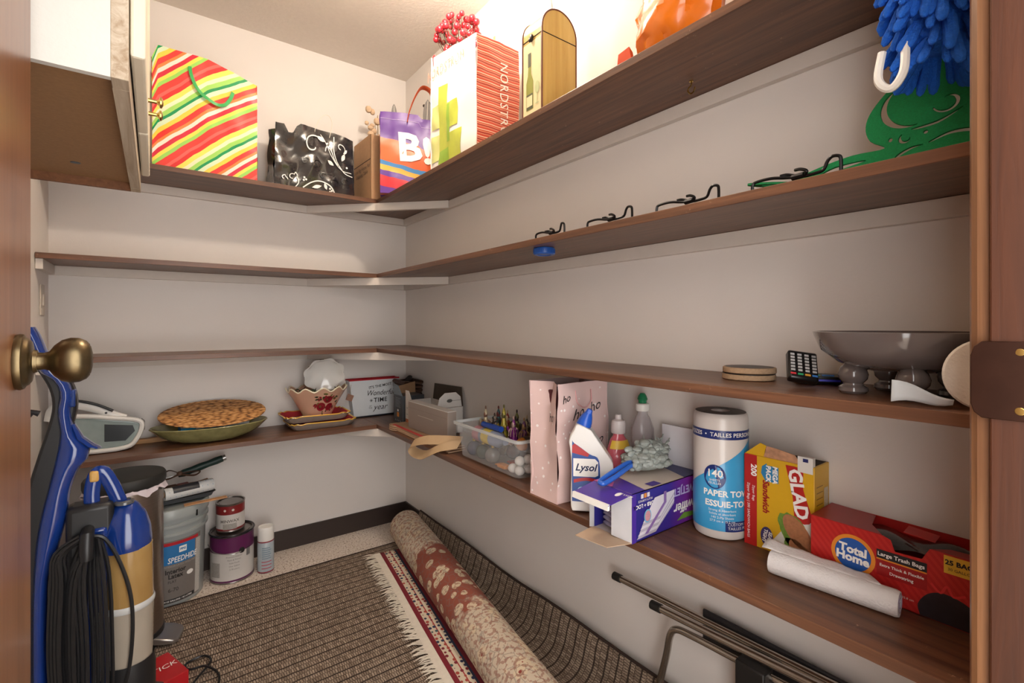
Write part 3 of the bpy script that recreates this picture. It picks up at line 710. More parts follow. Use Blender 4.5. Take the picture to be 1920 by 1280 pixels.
for i in range(6):
    for j in range(4):
        x = -.018+.012*j; y = .018+.0068*i
        MB().box((x-.0035, y-.002, .006), (x+.0035, y+.002, .0072), Tm).build('key', KEY, r2, smooth=False)
for j, c in enumerate(('c8343a', '2fa36a', 'd9a03a', '3a78c2')):
    x = -.018+.012*j
    MB().box((x-.0045, .008, .006), (x+.0045, .0115, .0074), Tm).build('colour_key', M('key_'+c, c, .5), r2, smooth=False)
# grey footed bowl
gb = thing('footed_bowl', 'large glossy grey ceramic bowl standing on bulbous feet', 'bowl', (-.13, -2.255, Z3))
GC = M('grey_glaze', '6d6462', .12, var=.22, vs=14, coat=.6)
MB().lathe([(0, .040), (.055, .041), (.09, .052), (.115, .073), (.125, .098), (.1265, .104), (.123, .105), (.111, .077), (.085, .059), (.05, .049), (0, .048)], 56).build('bowl_shell', GC, gb)
for a in (205, 120, 300, 30):
    x, y = .068*cos(radians(a)), .068*sin(radians(a))
    MB().lathe([(0, 0), (.019, 0), (.022, .004), (.021, .010), (.015, .014), (.0145, .017), (.0205, .024), (.022, .032), (.019, .042), (.012, .050), (0, .052)], 24, c=(x, y, 0)).build('foot', GC, gb)
# white paper disc and pale blue folded sheet by the door frame
wp = thing('paper_disc', 'round white textured paper disc standing beside the grey bowl', 'paper', (-.225, -2.372, Z3), radians(-62))
MB().lathe([(0, -.003), (.047, -.003), (.049, 0), (.047, .003), (0, .003)], 44, T=Matrix.Translation((0, 0, .049)) @ Matrix.Rotation(pi/2, 4, 'X')).build('disc', M('quilted_paper', 'eae4da', .9, bump=.8, bs=260), wp)
ws = thing('folded_sheet', 'pale blue-white folded sheet of paper sticking out under the paper disc', 'paper', (-.243, -2.302, Z3), radians(-60))
mb = MB(); mb.grid(lambda a, b: (-.035+.07*a, -.012-.004*b, +.0055+.032*b*(1-a*.75)+.003*sin(6*a)), 8, 4)
mb.build('sheet', M('paper_blue_white', 'd3dade', .8), ws, solid=.0012)
# ------------------------------------------------------------------ lowest shelf, back wall
Z4 = ZS[3]+.0005
# handheld vacuum
hv = thing('handheld_vacuum', 'white handheld vacuum with grey see-through dust cup lying on its side', 'handheld vacuum', (-1.288, -.12, Z4+.0062))
def hvp(pts): return [(x+1.30, z-.6005) for x, z in pts]
shell = hvp(smoothpath([(-1.425, .66), (-1.40, .625), (-1.34, .606), (-1.23, .607), (-1.195, .635), (-1.178, .685), (-1.195, .708), (-1.26, .722), (-1.34, .738), (-1.42, .735), (-1.425, .66)], 4))[:-1]
HG, HW, HD_ = M('vac_grey_clear', '8b9896', .2, var=.15, vs=30, coat=.3), M('vac_white', 'dcdad6', .3), M('vac_dark', '2b2f33', .3)
MB().prism(shell, lambda u, v: (u, -.035, v), lambda u, v: (u, .04, v)).build('dust_cup', HG, hv, bevel=.012, seg=3)
MB().tube([(u, -.036, v) for u, v in shell], .0085, 8, closed=True).build('rim', HW, hv)
decal(hv, 'filter_window', [[(u*.95+.01, v*.9+.008) for u, v in hvp([(-1.30, .632), (-1.235, .628), (-1.205, .665), (-1.212, .69), (-1.30, .705)])]], lambda u, v: Vector((u, -.0362, v)), HD_)
MB().tube([(u, -.02, v) for u, v in hvp(smoothpath([(-1.44, .73), (-1.43, .77), (-1.385, .785), (-1.32, .765), (-1.27, .735), (-1.23, .715)]))], .013, 10, flat=1.3).build('handle', HW, hv)
MB().tube([(u, -.034, v) for u, v in hvp(smoothpath([(-1.42, .788), (-1.38, .799), (-1.32, .782), (-1.265, .75)]))], .005, 8).build('grip_strip', HD_, hv)
for u, v in hvp([(-1.375, .782), (-1.285, .745), (-1.205, .625)]): MB().sphere((u, -.037, v), .004, (1, .5, 1), 8, 5).build('screw', HD_, hv)
MB().loft([[(.118+q*.012, -.03+.06*a, .075+.03*b-.012*q) for a, b in ((0, 0), (1, 0), (1, 1), (0, 1))] for q in (0, 1)], True, True, True).build('nozzle', M('nozzle_smoke', '4a4744', .25), hv, bevel=.004)
wl = thing('wooden_lath', 'pale wooden strip lying behind the handheld vacuum nozzle', 'wood strip', (-1.13, -.05, Z4))
MB().box((-.09, -.012, 0), (.10, .012, .018)).build('lath', wood('pale_wood', 'a2744a', 'c39664', 0, .6), wl, smooth=False, bevel=.001)
# leaf-green glass platter, magazines, woven placemat
pt = thing('glass_platter', 'oval olive-green textured glass platter holding papers', 'platter', (-.935, -.137, Z4))
OG = M('olive_glass', '8a8659', .12, var=.35, vs=35, bump=.7, bs=60, coat=.6)
MB().lathe([(0, .0), (.45, .0), (.62, .008), (.82, .03), (1, .066), (.985, .069), (.8, .037), (.6, .014), (0, .008)], 56, sx=.212, sy=.128).build('platter_shell', OG, pt)
tl = radians(17)
for k, (c, zz, dx, lb) in enumerate((('2f6f9e', .064, 0, 'blue covered magazine in the glass platter'), ('c9cdd2', .0785, .006, 'pale grey magazine on the blue one under the placemat'))):
    mg = thing('magazine', lb, 'magazine', (-.93+dx, -.135, Z4+zz), radians(-2+3*k))
    mg.rotation_euler = (tl, 0, radians(-1+2*k))
    MB().box((-.12, -.062, 0), (.12, .062, .007)).build('pages', M('pages_'+c, 'dfe2e4', .5), mg, smooth=False)
    MB().box((-.121, -.063, .007), (.121, .063, .0085)).build('cover', M('cover_'+c, c, .25, var=.4, vs=12), mg, smooth=False)
    MB().box((-.121, -.0640, .0), (-.07, -.0630, .0085)).build('spine_band', M('cyan_print', '3c9fd0', .3), mg, smooth=False)
def wovenmat():
    m, nt, b = nodes('woven_straw')
    tc = N(nt, 'ShaderNodeTexCoord'); v = N(nt, 'ShaderNodeTexVoronoi', ins={'Scale': 85.0}); mp = N(nt, 'ShaderNodeMapping', ins={'Scale': (.6, 1, 1)})
    nt.links.new(tc.outputs['Object'], mp.inputs['Vector']); nt.links.new(mp.outputs[0], v.inputs['Vector'])
    r = ramp(nt, [(.15, 'e3b27a'), (.5, 'c48a4e'), (.8, '6e4420')]); nt.links.new(v.outputs['Distance'], r.inputs[0])
    nt.links.new(r.outputs[0], b.inputs['Base Color']); b.inputs['Roughness'].default_value = .7; bumpit(nt, b, v.outputs['Distance'], 1., -.003)
    return m
WV = wovenmat()
pm = thing('placemat', 'oval woven straw placemat tilted on top of the magazines', 'placemat', (-.925, -.137, Z4+.108))
pm.rotation_euler = (tl, 0, 0)
MB().lathe([(0, -.002), (.97, -.002), (1, .001), (.99, .004), (.93, .0045), (.5, .006), (0, .0065)], 64, sx=.192, sy=.122).build('woven_disc', WV, pm)
mb = MB()
mb.tube([(.191*cos(2*pi*k/96), .121*sin(2*pi*k/96), .0015+.0012*(k % 2)) for k in range(96)], .003, 6, closed=True)
mb.build('braided_edge', WV, pm)
# scalloped rectangular trays
def tray(loc, w, d, hgt, label, upper):
    t = thing('serving_tray', label, 'tray', loc)
    def ring(k, z, wav=0., n=96):
        out = []
        for i in range(n):
            a = 2*pi*i/n; c, s = cos(a), sin(a); e = .32
            x = math.copysign(abs(c)**e, c)*w/2*k; y = math.copysign(abs(s)**e, s)*d/2*k
            out.append((x, y, z+wav*sin(a*14)))
        return out
    OUT, YEL = M('tray_outside', '5b4a44' if upper else '8d8077', .3, var=.2), M('tray_yellow', 'e0ae48', .25)
    mb = MB(); mb.loft([ring(.82, 0), ring(.86, .002), ring(.94, hgt*.6, .001), ring(.99, hgt-.002, .002)], True, True, False).build('outside', OUT, t)
    MB().loft([ring(.99, hgt-.003, .002), ring(1.0, hgt, .002), ring(.985, hgt+.002, .002), ring(.95, hgt-.001, .002)], True).build('rim', YEL, t)
    MB().loft([ring(.95, hgt-.001, .002), ring(.88, hgt*.55), ring(.82, .006)], True, False, True).build('inside', M('tray_red', 'b8393f', .25, var=.25, vs=30), t)
    if upper:
        MB().box((-w*.33, -d*.30, .006), (-w*.05, d*.30, .0072)).build('green_panel', M('tray_green', '6d8f3c', .3, var=.2), t, smooth=False)
        MB().box((-w*.03, -d*.30, .006), (w*.02, d*.30, .0072)).build('yellow_panel', YEL, t, smooth=False)
        for i in range(26):
            u = -w*.46+w*.92*i/25
            MB().sphere((u, -d*.475, hgt*.93), .0042, (1, .7, .4), 8, 4).build('rim_dot', BLACK if i % 2 else WHITE, t)
    return t
tray((-.492, -.115, Z4), .305, .20, .030, 'lower scalloped serving tray with yellow rim, under another tray', False)
tray((-.515, -.112, Z4+.0335), .30, .195, .030, 'upper scalloped serving tray, red and green inside, under the rose bowl', True)
# rose bowl with greenery
rb = thing('rose_bowl', 'peach ceramic bowl with ruffled rim and painted red roses', 'bowl', (-.503, -.112, Z4+.0425))
PE = M('peach_glaze', 'cfa58c', .22, var=.14, vs=9, coat=.4)
def rbs(a, t, e=0.):
    r = .062+(.138-.062)*(t**1.15)+e; z = .135*t+.009*t**6*sin(a*11)
    return Vector((r*cos(a)*(1+.02*sin(a*11)*t**5), r*.74*sin(a)*(1+.02*sin(a*11)*t**5), z))
mb = MB(); n = 88
mb.loft([[rbs(2*pi*k/n, t) for k in range(n)] for t in (0, .02, .12, .3, .5, .7, .85, .95, 1)]+[[rbs(2*pi*k/n, t, -.005) for k in range(n)] for t in (.99, .8, .5, .2, .06)], True, True, True).build('bowl_shell', PE, rb)
mb = MB(); mb.tube([rbs(2*pi*k/n, 1., -.002) for k in range(n)], .0032, 6, closed=True); mb.build('cream_rim', M('cream_glaze', 'e9dfc4', .25), rb)
fb = lambda u, v, e=.0012: rbs(-pi/2+.12+u/.1, v/.135, e)
RED, DRK, LGN = M('rose_red', '8e1f2b', .3, var=.3, vs=90), M('leaf_dark', '343a20', .35), M('leaf_olive', '6d6a35', .35)
for (u, v, r) in ((-.014, .054, .022), (.030, .050, .020), (.014, .088, .019)):
    decal(rb, 'painted_rose', [ell(u, v, r, r*.95, 18)], lambda a, b: fb(a, b, .0022), RED)
    decal(rb, 'painted_petal', stroke(spiral(u, v, r*.75, r*.15, 0, 9), .0018), lambda a, b: fb(a, b, .0028), M('rose_deep', '5a0f19', .3))
for k in range(46):
    a = R.uniform(0, 2*pi); q = R.uniform(.03, .066); u, v = .008+q*cos(a)*1.05, .066+q*sin(a)*.75
    decal(rb, 'painted_leaf', [leaf(u, v, R.uniform(0, 6.28), R.uniform(.012, .02), .0045)], lambda a_, b_: fb(a_, min(.128, max(.01, b_)), .0016), (DRK, LGN, DRK, RED)[k % 4])
gr = thing('greenery', 'dark green artificial leaves inside the rose bowl', 'greenery', (-.503, -.112, Z4+.0425+.012))
mb = MB()
for k in range(90):
    a = R.uniform(0, 2*pi); q = sqrt(R.random())*.102
    c = Vector((q*cos(a), q*.7*sin(a), .068+R.uniform(-.005, .012)+.042*(q > .085))); d = Vector((R.uniform(-1, 1), R.uniform(-1, 1), R.uniform(-.2, .9))).normalized()*.014; s_ = d.orthogonal().normalized()*.006
    mb.poly([c-d, c+s_, c+d, c-s_])
o_ = mb.build('leaves', M('greenery_dark', '2c3a1e', .6, var=.4), gr, smooth=False, recalc=False); o_['kind'] = 'stuff'
MB().lathe([(0, 0), (.05, 0), (.078, .055), (.07, .06), (0, .06)], 24, sy=.74).build('foam_core', M('greenery_core', '222a18', .9), gr)
lb_ = thing('lattice_bowl', 'white porcelain bowl with pierced scalloped rim tipped over in the rose bowl', 'bowl', (-.478, -.115, Z4+.262))
T = Matrix.Rotation(radians(12), 4, 'Y') @ Matrix.Rotation(radians(118), 4, 'X')
PW = M('porcelain', 'e4e3df', .18, var=.04, coat=.5)
def wl_(r, z, n=64, w=.0): return [tuple(T @ Vector((r*(1+w*cos(8*2*pi*k/n))*cos(2*pi*k/n), r*(1+w*cos(8*2*pi*k/n))*sin(2*pi*k/n), z))) for k in range(n)]
MB().loft([wl_(.03, .0), wl_(.034, -.006), wl_(.038, -.006), wl_(.040, .002), wl_(.06, .012), wl_(.078, .03, w=.02), wl_(.088, .045, w=.05), wl_(.091, .047, w=.05), wl_(.086, .046, w=.05), wl_(.074, .032, w=.02), wl_(.055, .016), wl_(.02, .008)], True, True, True).build('bowl_shell', PW, lb_)
for k in range(36):
    a = 2*pi*k/36; r = .0835
    p = [Vector((r*cos(a)+dx*cos(a)-dy*sin(a), r*sin(a)+dx*sin(a)+dy*cos(a), .0392+dx*.9-.0012)) for dx, dy in ((-.005, -.002), (.005, -.002), (.005, .002), (-.005, .002))]
    MB().poly([T @ q for q in p]).build('pierced_slot', M('slot_shadow', '5c5a57', .8), lb_, smooth=False, recalc=False)
# white tin with red rim
tn = thing('enamel_tin', 'white tapered tin with red rim and black holiday lettering', 'tin', (-.203, -.034, Z4))
TW = M('enamel_white', 'd5dadd', .3, var=.05)
bt, tp, hh_ = .107, .134, .195
mb = MB(); mb.loft([[(-w_, -.026-q, z), (w_, -.026-q, z), (w_, .026+q*.2, z), (-w_, .026+q*.2, z)] for w_, q, z in ((bt, 0, .004), (tp, .004, hh_))], True, True, False).build('tin_body', TW, tn, bevel=.003)
MB().tube([(-tp, -.030, hh_), (tp, -.030, hh_), (tp, .028, hh_), (-tp, .028, hh_)], .004, 8, closed=True).build('red_rim', M('enamel_red', 'b5202c', .3), tn)
MB().tube([(-bt, -.026, .004), (bt, -.026, .004), (bt, .026, .004), (-bt, .026, .004)], .004, 8, closed=True).build('dark_base', M('dark_navy', '20242e', .35), tn)  # dark navy ring along the tin's bottom edge
tnb = [c for c in tn.children if c.name.startswith('tin_body')][0]
ft = lambda u, v: Vector((u, -.0272-.004*v/hh_, v))
txt(tnb, "IT'S THE MOST", ft, .019, BLACK, at=(.03, .158), rot=.12, bold=.0003)
txt(tnb, 'Wonderful', ft, .040, BLACK, at=(.03, .122), shear=.35, sx=.85)
txt(tnb, 'TIME', ft, .032, BLACK, at=(.032, .084), bold=.0006, space=1.1)
txt(tnb, 'OF\nTHE', ft, .010, BLACK, at=(-.022, .05))
txt(tnb, 'year', ft, .042, BLACK, at=(.03, .047), shear=.35)
decal(tnb, 'snowflake', sum([stroke([(-.018-.009*cos(a), .084-.009*sin(a)), (-.018+.009*cos(a), .084+.009*sin(a))], .0022) for a in (0, pi/3, 2*pi/3)], []), ft, BLACK)
tg = thing('gift_tag', 'small brown and pink paper tag hanging at the side of the white tin', 'tag', (-.335, -.075, Z4+.115))
MB().box((-.016, -.002, -.02), (.016, .001, .012), Matrix.Rotation(.4, 4, 'Y')).build('tag_card', M('tag_brown', '96705c', .7, var=.4, vs=90), tg, smooth=False)
MB().tube([(0, 0, .01), (.008, .01, .06)], .001, 5).build('string', M('straw', 'a88f6c', .8), tg)
# ------------------------------------------------------------------ lowest shelf, right wall
bk = thing('basket', 'dark brown woven basket in the shelf corner behind the cartons', 'basket', (-.054, -.145, Z4))
mb = MB()
DB = wood('basket_brown', '2e1c14', '5a3a28', 0, .6, 3)
for k in range(9): mb.tube([(sx_*(.036+.001*k), sy_*(.055+.002*k), .012+.021*k) for sx_, sy_ in ((-1, -1), (1, -1), (1, 1), (-1, 1))], .011, 8, closed=True)
mb.build('woven_wall', DB, bk)
MB().box((-.04, -.06, .0), (.04, .06, .012)).build('base', DB, bk, smooth=False)
for k in range(5): MB().sphere((-.02+.012*k, -.045+.02*k, .198), .014, (1, 1, .7), 10, 6).build('dark_pine_cone', M('cone_dark', '1d1512', .7, var=.4, vs=90), bk)
ca = thing('product_carton', 'dark printed product carton with small orange logo and open top flap', 'box', (-.105, -.289, Z4))
DKB = M('carton_dark', '3a3d42', .45, var=.25, vs=40)
MB().box((-.065, -.052, 0), (.05, .052, .135)).build('carton_body', DKB, ca, smooth=False, bevel=.001)
MB().prism([(-.052, .135), (.052, .135), (.03, .185), (-.03, .195)], lambda u, v: (-.065-(v-.135)*.25, -u, v), lambda u, v: (-.0635-(v-.135)*.25, -u, v)).build('top_flap', M('carton_blue_grey', '76828a', .5), ca, smooth=False)
MB().prism([(-.05, .135), (.05, .135), (.05, .19), (-.05, .17)], lambda u, v: (u, .050+(v-.135)*.05, v), lambda u, v: (u, .0515+(v-.135)*.05, v)).build('top_flap', M('carton_brown_in', '8b6a4b', .7), ca, smooth=False)
fca = plane((-.065, 0, 0), (0, -1, 0), (0, 0, 1), (-1, 0, 0), .0008)
decal(ca, 'orange_logo', [rect(-.012, .012, .030, .052)], fca, M('print_orange', 'd98a3a', .5))
decal(ca, 'white_mark', [rect(-.008, .008, .056, .066)], fca, WHITE)
for k in range(7): decal(ca, 'printed_line', [rect(-.03, .03-.006*(k % 3), .078+.007*k, .0795+.007*k)], fca, M('print_grey', '9aa0a4', .5))
for k in range(4): decal(ca, 'printed_icon', [ell(-.03+.02*k, .012, .004, n=10)], fca, M('print_grey', '9aa0a4', .5))
# white open carton behind the grey box
wc = thing('white_carton', 'white open cardboard carton with tall flaps behind the flat grey box', 'box', (-.085, -.50, Z4))
WC, WCI = M('carton_white', 'd9d5d0', .6, var=.04), M('carton_inside', '4b4239', .8, var=.15)
mb = MB(); x0, x1, y0, y1, hz = -.06, .065, -.155, .155, .115
for a, b in (((x0, y0, 0), (x0+.002, y1, hz)), ((x1-.002, y0, 0), (x1, y1, hz)), ((x0, y0, 0), (x1, y0+.002, hz)), ((x0, y1-.002, 0), (x1, y1, hz)), ((x0, y0, 0), (x1, y1, .002))): mb.box(a, b)
mb.build('carton_body', WC, wc, smooth=False)
MB().prism([(x0, hz), (x1, hz), (x1-.01, hz+.045), (x1-.035, hz+.066), (x0+.035, hz+.066), (x0+.01, hz+.045)], lambda u, v: (u, y0+.01-(v-hz)*.1, v), lambda u, v: (u, y0+.0115-(v-hz)*.1, v)).build('slotted_flap', WC, wc, smooth=False)
decal(wc, 'flap_slot', [ell(.0, hz+.030, .014, .008, 14), rect(.012, .06, hz+.029, hz+.0305)], lambda u, v: Vector((u, y0+.0092-(v-hz)*.1, v)), M('slot_shadow', '5c5a57', .8))
MB().prism([(y0, hz), (y1-.02, hz), (y1-.02, hz+.075), (y0+.03, hz+.082)], lambda u, v: (x1+(v-hz)*.12, u, v), lambda u, v: (x1+.0015+(v-hz)*.12, u, v)).build('tall_flap', WCI, wc, smooth=False)
MB().prism([(.085, .0), (.153, .0), (.153, .165), (.115, .165), (.085, .125)], lambda u, v: (x0-.0125, u, v), lambda u, v: (x0-.011, u, v)).build('side_flap', WC, wc, smooth=False)
fsf = plane((x0-.0125, 0, 0), (0, -1, 0), (0, 0, 1), (-1, 0, 0), .0008)
for i in range(2):
    for j in range(2): decal(wc, 'printed_mark', [rect(-.140+.03*i, -.125+.03*i, .05+.03*j, .054+.03*j)], fsf, M('print_grey', '9aa0a4', .5))
decal(wc, 'printed_picture', [rect(-.150, -.09, .008, .03)], fsf, M('print_mixed', 'b0643c', .5, var=.6, vs=120))
# kraft paper bags lying flat, one drooping over the edge
KB = M('kraft_paper', 'a98a6e', .75, var=.12, vs=40)
for k in range(3):
    fbg = thing('paper_bag', ('lowest flat folded kraft paper bag under the grey box', 'middle flat folded kraft paper bag in the pile under the grey box', 'topmost flat folded kraft paper bag with red print under the grey box')[k], 'paper bag', (-.198+.004*k, -.645+.012*k, Z4+.0005+.0052*k), radians(.4-.4*k), group='flat kraft bags under the grey box')
    mb = MB(); rings = []
    for j in range(13):
        t = j/12; y = .265-.55*t; wv = .0008*sin(7*t+k)
        rings.append([(-.05+.002*sin(9*t+k*2), y, .0005), (.028, y, .0005), (.028, y, .0042), (-.05+.002*sin(9*t+k*2), y, .0042+wv), (-.054+.002*sin(9*t+k*2), y, .0022)])
    mb.loft(rings, True, True, True).build('folded_sheet', KB, fbg)
    if k == 2: MB().box((-.051, -.20, .0046), (-.035, .24, .0052)).build('red_print', M('print_red', 'c23a38', .5), fbg, smooth=False)
    MB().tube(smoothpath([(-.05, .255, .0032), (-.064, .235, .0036), (-.066, .205, .0034), (-.052, .185, .0032)]), .0028, 6).build('cord_handle', KB, fbg)
lp2 = thing('paper_strap', 'tan paper strap loop drooping over the shelf edge', 'strap', (-.252, -.845, Z4))
pth = smoothpath([(.045, -.105, .044), (.01, -.06, .044), (-.035, .02, .036), (-.058, .085, .014), (-.056, .108, -.010), (-.050, .08, -.024), (-.044, .02, -.020), (-.036, -.03, .002), (-.012, -.07, .024), (.035, -.115, .037)], 6)
mb = MB(); rings = []
for k, p in enumerate(pth):
    p = Vector(p); w_ = .021
    rings.append([p+Vector((w_*.55, 0, w_*.75)), p+Vector((-w_*.55, 0, -w_*.75)), p+Vector((-w_*.55-.0012, 0, -w_*.75+.0008)), p+Vector((w_*.55-.0012, 0, w_*.75+.0008))])
mb.loft(rings, True, True, True).build('strap', M('tan_paper', 'b39672', .7, var=.1), lp2)
gx = thing('flat_box', 'flat grey-brown cardboard box standing on its long edge', 'box', (-.180, -.655, Z4+.0165), radians(.8))
GB = M('grey_card', '9a8d84', .55, var=.08, vs=8)
MB().box((-.020, -.178, 0), (.020, .178, .118)).build('box_body', GB, gx, smooth=False, bevel=.0012)
MB().box((-.0205, -.1785, .1165), (.0205, .1785, .1192)).build('white_top_edge', M('carton_white', 'd9d5d0'), gx, smooth=False)
fgx = plane((-.020, 0, 0), (0, -1, 0), (0, 0, 1), (-1, 0, 0), .0008)
decal(gx, 'printed_line', [rect(-.08, .06, .066, .068)], fgx, M('print_pale', 'cfc6be', .5))
decal(gx, 'crease_line', [rect(-.178, .178, .090, .0912)], fgx, M('crease_grey', '857970', .6))
# clear storage bin with ornaments
bn = thing('storage_bin', 'clear plastic storage bin full of holiday ornaments', 'storage bin', (-.141, -1.155, Z4))
def clearmat():
    m, nt, b = nodes('clear_plastic'); b.inputs['Base Color'].default_value = (*lin('e6e8e8'), 1); b.inputs['Roughness'].default_value = .25
    tc = N(nt, 'ShaderNodeTexCoord'); n = N(nt, 'ShaderNodeTexNoise', ins={'Scale': 12.0}); nt.links.new(tc.outputs['Object'], n.inputs['Vector'])
    a = mth(nt, 'ADD', mth(nt, 'MULTIPLY', n.outputs[0], .14), .17); nt.links.new(a, b.inputs['Alpha'])
    return m
CP = clearmat(); CPR = M('clear_rim', 'd9dcdc', .25, alpha=.7)
def rr(hx, hy, z, rad=.02, n=5):
    out = []
    for cx_, cy_, a0 in ((hx-rad, hy-rad, 0), (-hx+rad, hy-rad, pi/2), (-hx+rad, -hy+rad, pi), (hx-rad, -hy+rad, 1.5*pi)):
        for k in range(n+1): out.append((cx_+rad*cos(a0+pi/2*k/n), cy_+rad*sin(a0+pi/2*k/n), z))
    return out
MB().loft([rr(.080, .172, .002), rr(.084, .176, .006), rr(.0905, .186, .085)], True, True, False).build('tub', CP, bn)
MB().loft([rr(.0905, .186, .085), rr(.096, .192, .088), rr(.098, .194, .118)], True).build('upper_wall', CP, bn)
MB().loft([rr(.098, .194, .117), rr(.106, .202, .118), rr(.107, .203, .126), rr(.100, .196, .127), rr(.0985, .1945, .117)], True).build('rim', CPR, bn)
# things inside the bin
jb = thing('labelled_bottle', 'grey bottle with yellow-and-blue label lying inside the clear bin', 'bottle', (-.197, -1.14, Z4+.094))
T = Matrix.Rotation(pi/2, 4, 'X')
MB().lathe([(0, -.09), (.022, -.09), (.026, -.085), (.026, .05), (.012, .07), (.012, .085), (0, .085)], 24, T=T).build('bottle_body', M('bottle_grey', '8b93a6', .3, var=.2, vs=40), jb)
MB().lathe([(.0264, -.03), (.0266, -.028), (.0266, .012), (.0264, .014)], 24, T=T).build('label_band', M('label_yellow', 'd9c04a', .4, var=.2), jb)
MB().lathe([(.0268, -.085), (.0268, -.045)], 24, T=T).build('label_print', M('label_pink', 'b9828c', .4, var=.3, vs=60), jb)
for k in range(11):
    cbp = thing('cotton_ball', 'white cotton ball in the near end of the clear bin', 'cotton ball', (-.198+.0352*(k % 4), -1.302+.036*((k//4) % 2)-.036*(k//8 > 0)*((k//4) % 2), Z4+.0185+.0312*(k//8)), group='cotton balls in the clear bin')
    mb = MB(); n, m_ = 12, 8
    mb.sphere((0, 0, 0), .0165, (1, 1, .9), n, m_)
    o_ = mb.build('fluff', M('cotton_white', 'ece9e4', .95, bump=.8, bs=200), cbp)
for k, (x, y, c) in enumerate(((-.188, -1.075, 'dark green'), (-.188, -1.015, 'dark blue'), (-.188, -1.135, 'grey'), (-.10, -1.075, 'brown'), (-.10, -1.015, 'teal'), (-.10, -1.135, 'maroon'))):
    hexs = {'dark green': '2f4038', 'dark blue': '2b3550', 'grey': '77736f', 'brown': '5d4433', 'teal': '3f5d63', 'maroon': '5c2a30'}[c]
    bb = thing('bauble', '%s bauble at the bottom of the clear bin' % c, 'ornament', (x, y, Z4+.030), group='baubles in the clear bin')
    MB().sphere((0, 0, 0), .027, (1, 1, 1), 16, 10).build('ball', M('bauble_'+hexs, hexs, .25, var=.4, vs=40, coat=.3), bb)
    MB().lathe([(.006, .026), (.006, .034), (0, .034)], 10).build('cap', M('bauble_gold', 'b79a55', .3, .8), bb)
for k, (x, y, c) in enumerate(((-.193, -1.2085, 'd98a3a'), (-.143, -1.2085, 'c9453a'), (-.093, -1.2085, 'd9b24a'))):
    sl = thing('candy_packet', ('orange', 'red', 'yellow')[k]+' wrapped packet at the bottom of the clear bin', 'packet', (x, y, Z4+.0045), pi/2)
    MB().box((-.022, -.014, 0), (.022, .014, .012)).build('wrapper', M('wrap_'+c, c, .35, var=.3, vs=60), sl, bevel=.004)
    for s in (-1, 1): MB().prism([(0, -.004), (.012, -.012), (.012, .012), (0, .004)], lambda u, v: (s*(.022+u), v, .004), lambda u, v: (s*(.022+u), v, .008)).build('twisted_end', M('wrap_'+c, c, .35), sl, smooth=False)
def figurine(loc, c1, c2, h, rz, label, tiltx=0.):
    t = thing('figurine_ornament', label, 'ornament', loc, rz); t.rotation_euler = (0, 0, rz); t.scale = (.6, .6, 1)
    a, b = M('fig_'+c1, c1, .3, .35, var=.45, vs=120, coat=.3), M('fig_'+c2, c2, .35, .2, var=.4, vs=120)
    kz_ = h*.72/.062
    MB().lathe([(0, 0), (.018, .002), (.026, .018*kz_), (.024, .035*kz_), (.014, .052*kz_), (.011, .06*kz_), (0, .062*kz_)], 14).build('body', a, t)
    MB().sphere((0, -.002, h*.78), .0125, (1, 1, 1.1), 12, 8).build('head', b, t)
    MB().lathe([(.0135, h*.80), (.010, h*.9), (.004, h), (0, h+.004)], 10).build('pointed_cap', a, t)
    MB().sphere((0, 0, h+.005), .0055, (1, 1, 1.4), 8, 6).build('cap_tip', b, t)
    for s in (-1, 1):
        MB().tube(smoothpath([(s*.012, -.004, .048), (s*.03, -.012, .045), (s*.038, -.018, .060)]), [.007]*12+[.004], 7).build('arm', a, t)
        MB().tube(smoothpath([(s*.010, -.014, .010), (s*.018, -.034, .008), (s*.022, -.048, .018)]), [.008]*12+[.006], 7).build('leg', b, t)
    mb = MB()
    for k in range(10): mb.tube(smoothpath([(.014*cos(k*.63), .014*sin(k*.63), .056), (.028*cos(k*.63), .028*sin(k*.63), .048), (.031*cos(k*.63), .031*sin(k*.63), .03)]), .003, 5)
    mb.build('collar_tassels', b, t)
    return t
zo = Z4+.068
figs = (('b7a98c', '7c5a48', .098, 'cream and gold figurine ornament with pointed cap in the bin'), ('2f5b60', '6b2a26', .092, 'dark teal figurine ornament with red tip in the bin'), ('8d7f72', '3f3431', .080, 'brown and silver figurine ornament in the bin'), ('8f3a30', 'c2b08a', .084, 'rust red figurine ornament with cream tip in the bin'), ('a89a3a', '5e5a2a', .118, 'tall yellow-green figurine ornament in the bin'), ('6b6a2e', '3a2c2a', .094, 'olive figurine ornament with dark tip in the bin'), ('8a2f8a', 'c7a7a0', .086, 'bright purple figurine ornament in the bin'), ('4a4640', 'a89878', .082, 'charcoal figurine ornament in the bin'), ('5a2c58', '8d6f4a', .090, 'plum and brown figurine ornament in the bin'))
for k, (c1, c2, h_, lb) in enumerate(figs): figurine(((-.132, -.074)[k % 2], -1.008-.058*(k//2), zo), c1, c2, h_, -pi/2, lb)
aj = thing('amber_jar', 'small amber glass jar lying on top of the ornaments', 'jar', (-.180, -1.312, Z4+.1055), radians(10))
MB().lathe([(0, -.028), (.018, -.028), (.021, -.022), (.021, .014), (.017, .02), (.017, .03), (0, .03)], 20, T=Matrix.Rotation(pi/2, 4, 'Y')).build('jar_body', M('amber_glass', 'a5642a', .15, coat=.5), aj)
MB().lathe([(.0215, -.018), (.0218, .006)], 20, T=Matrix.Rotation(pi/2, 4, 'Y')).build('jar_label', M('label_dark', '33261e', .5), aj)
bt_ = thing('blue_tube', 'glossy blue tube lying under the figurines in the bin', 'tube', (-.197, -1.14, Z4+.1312), radians(90))
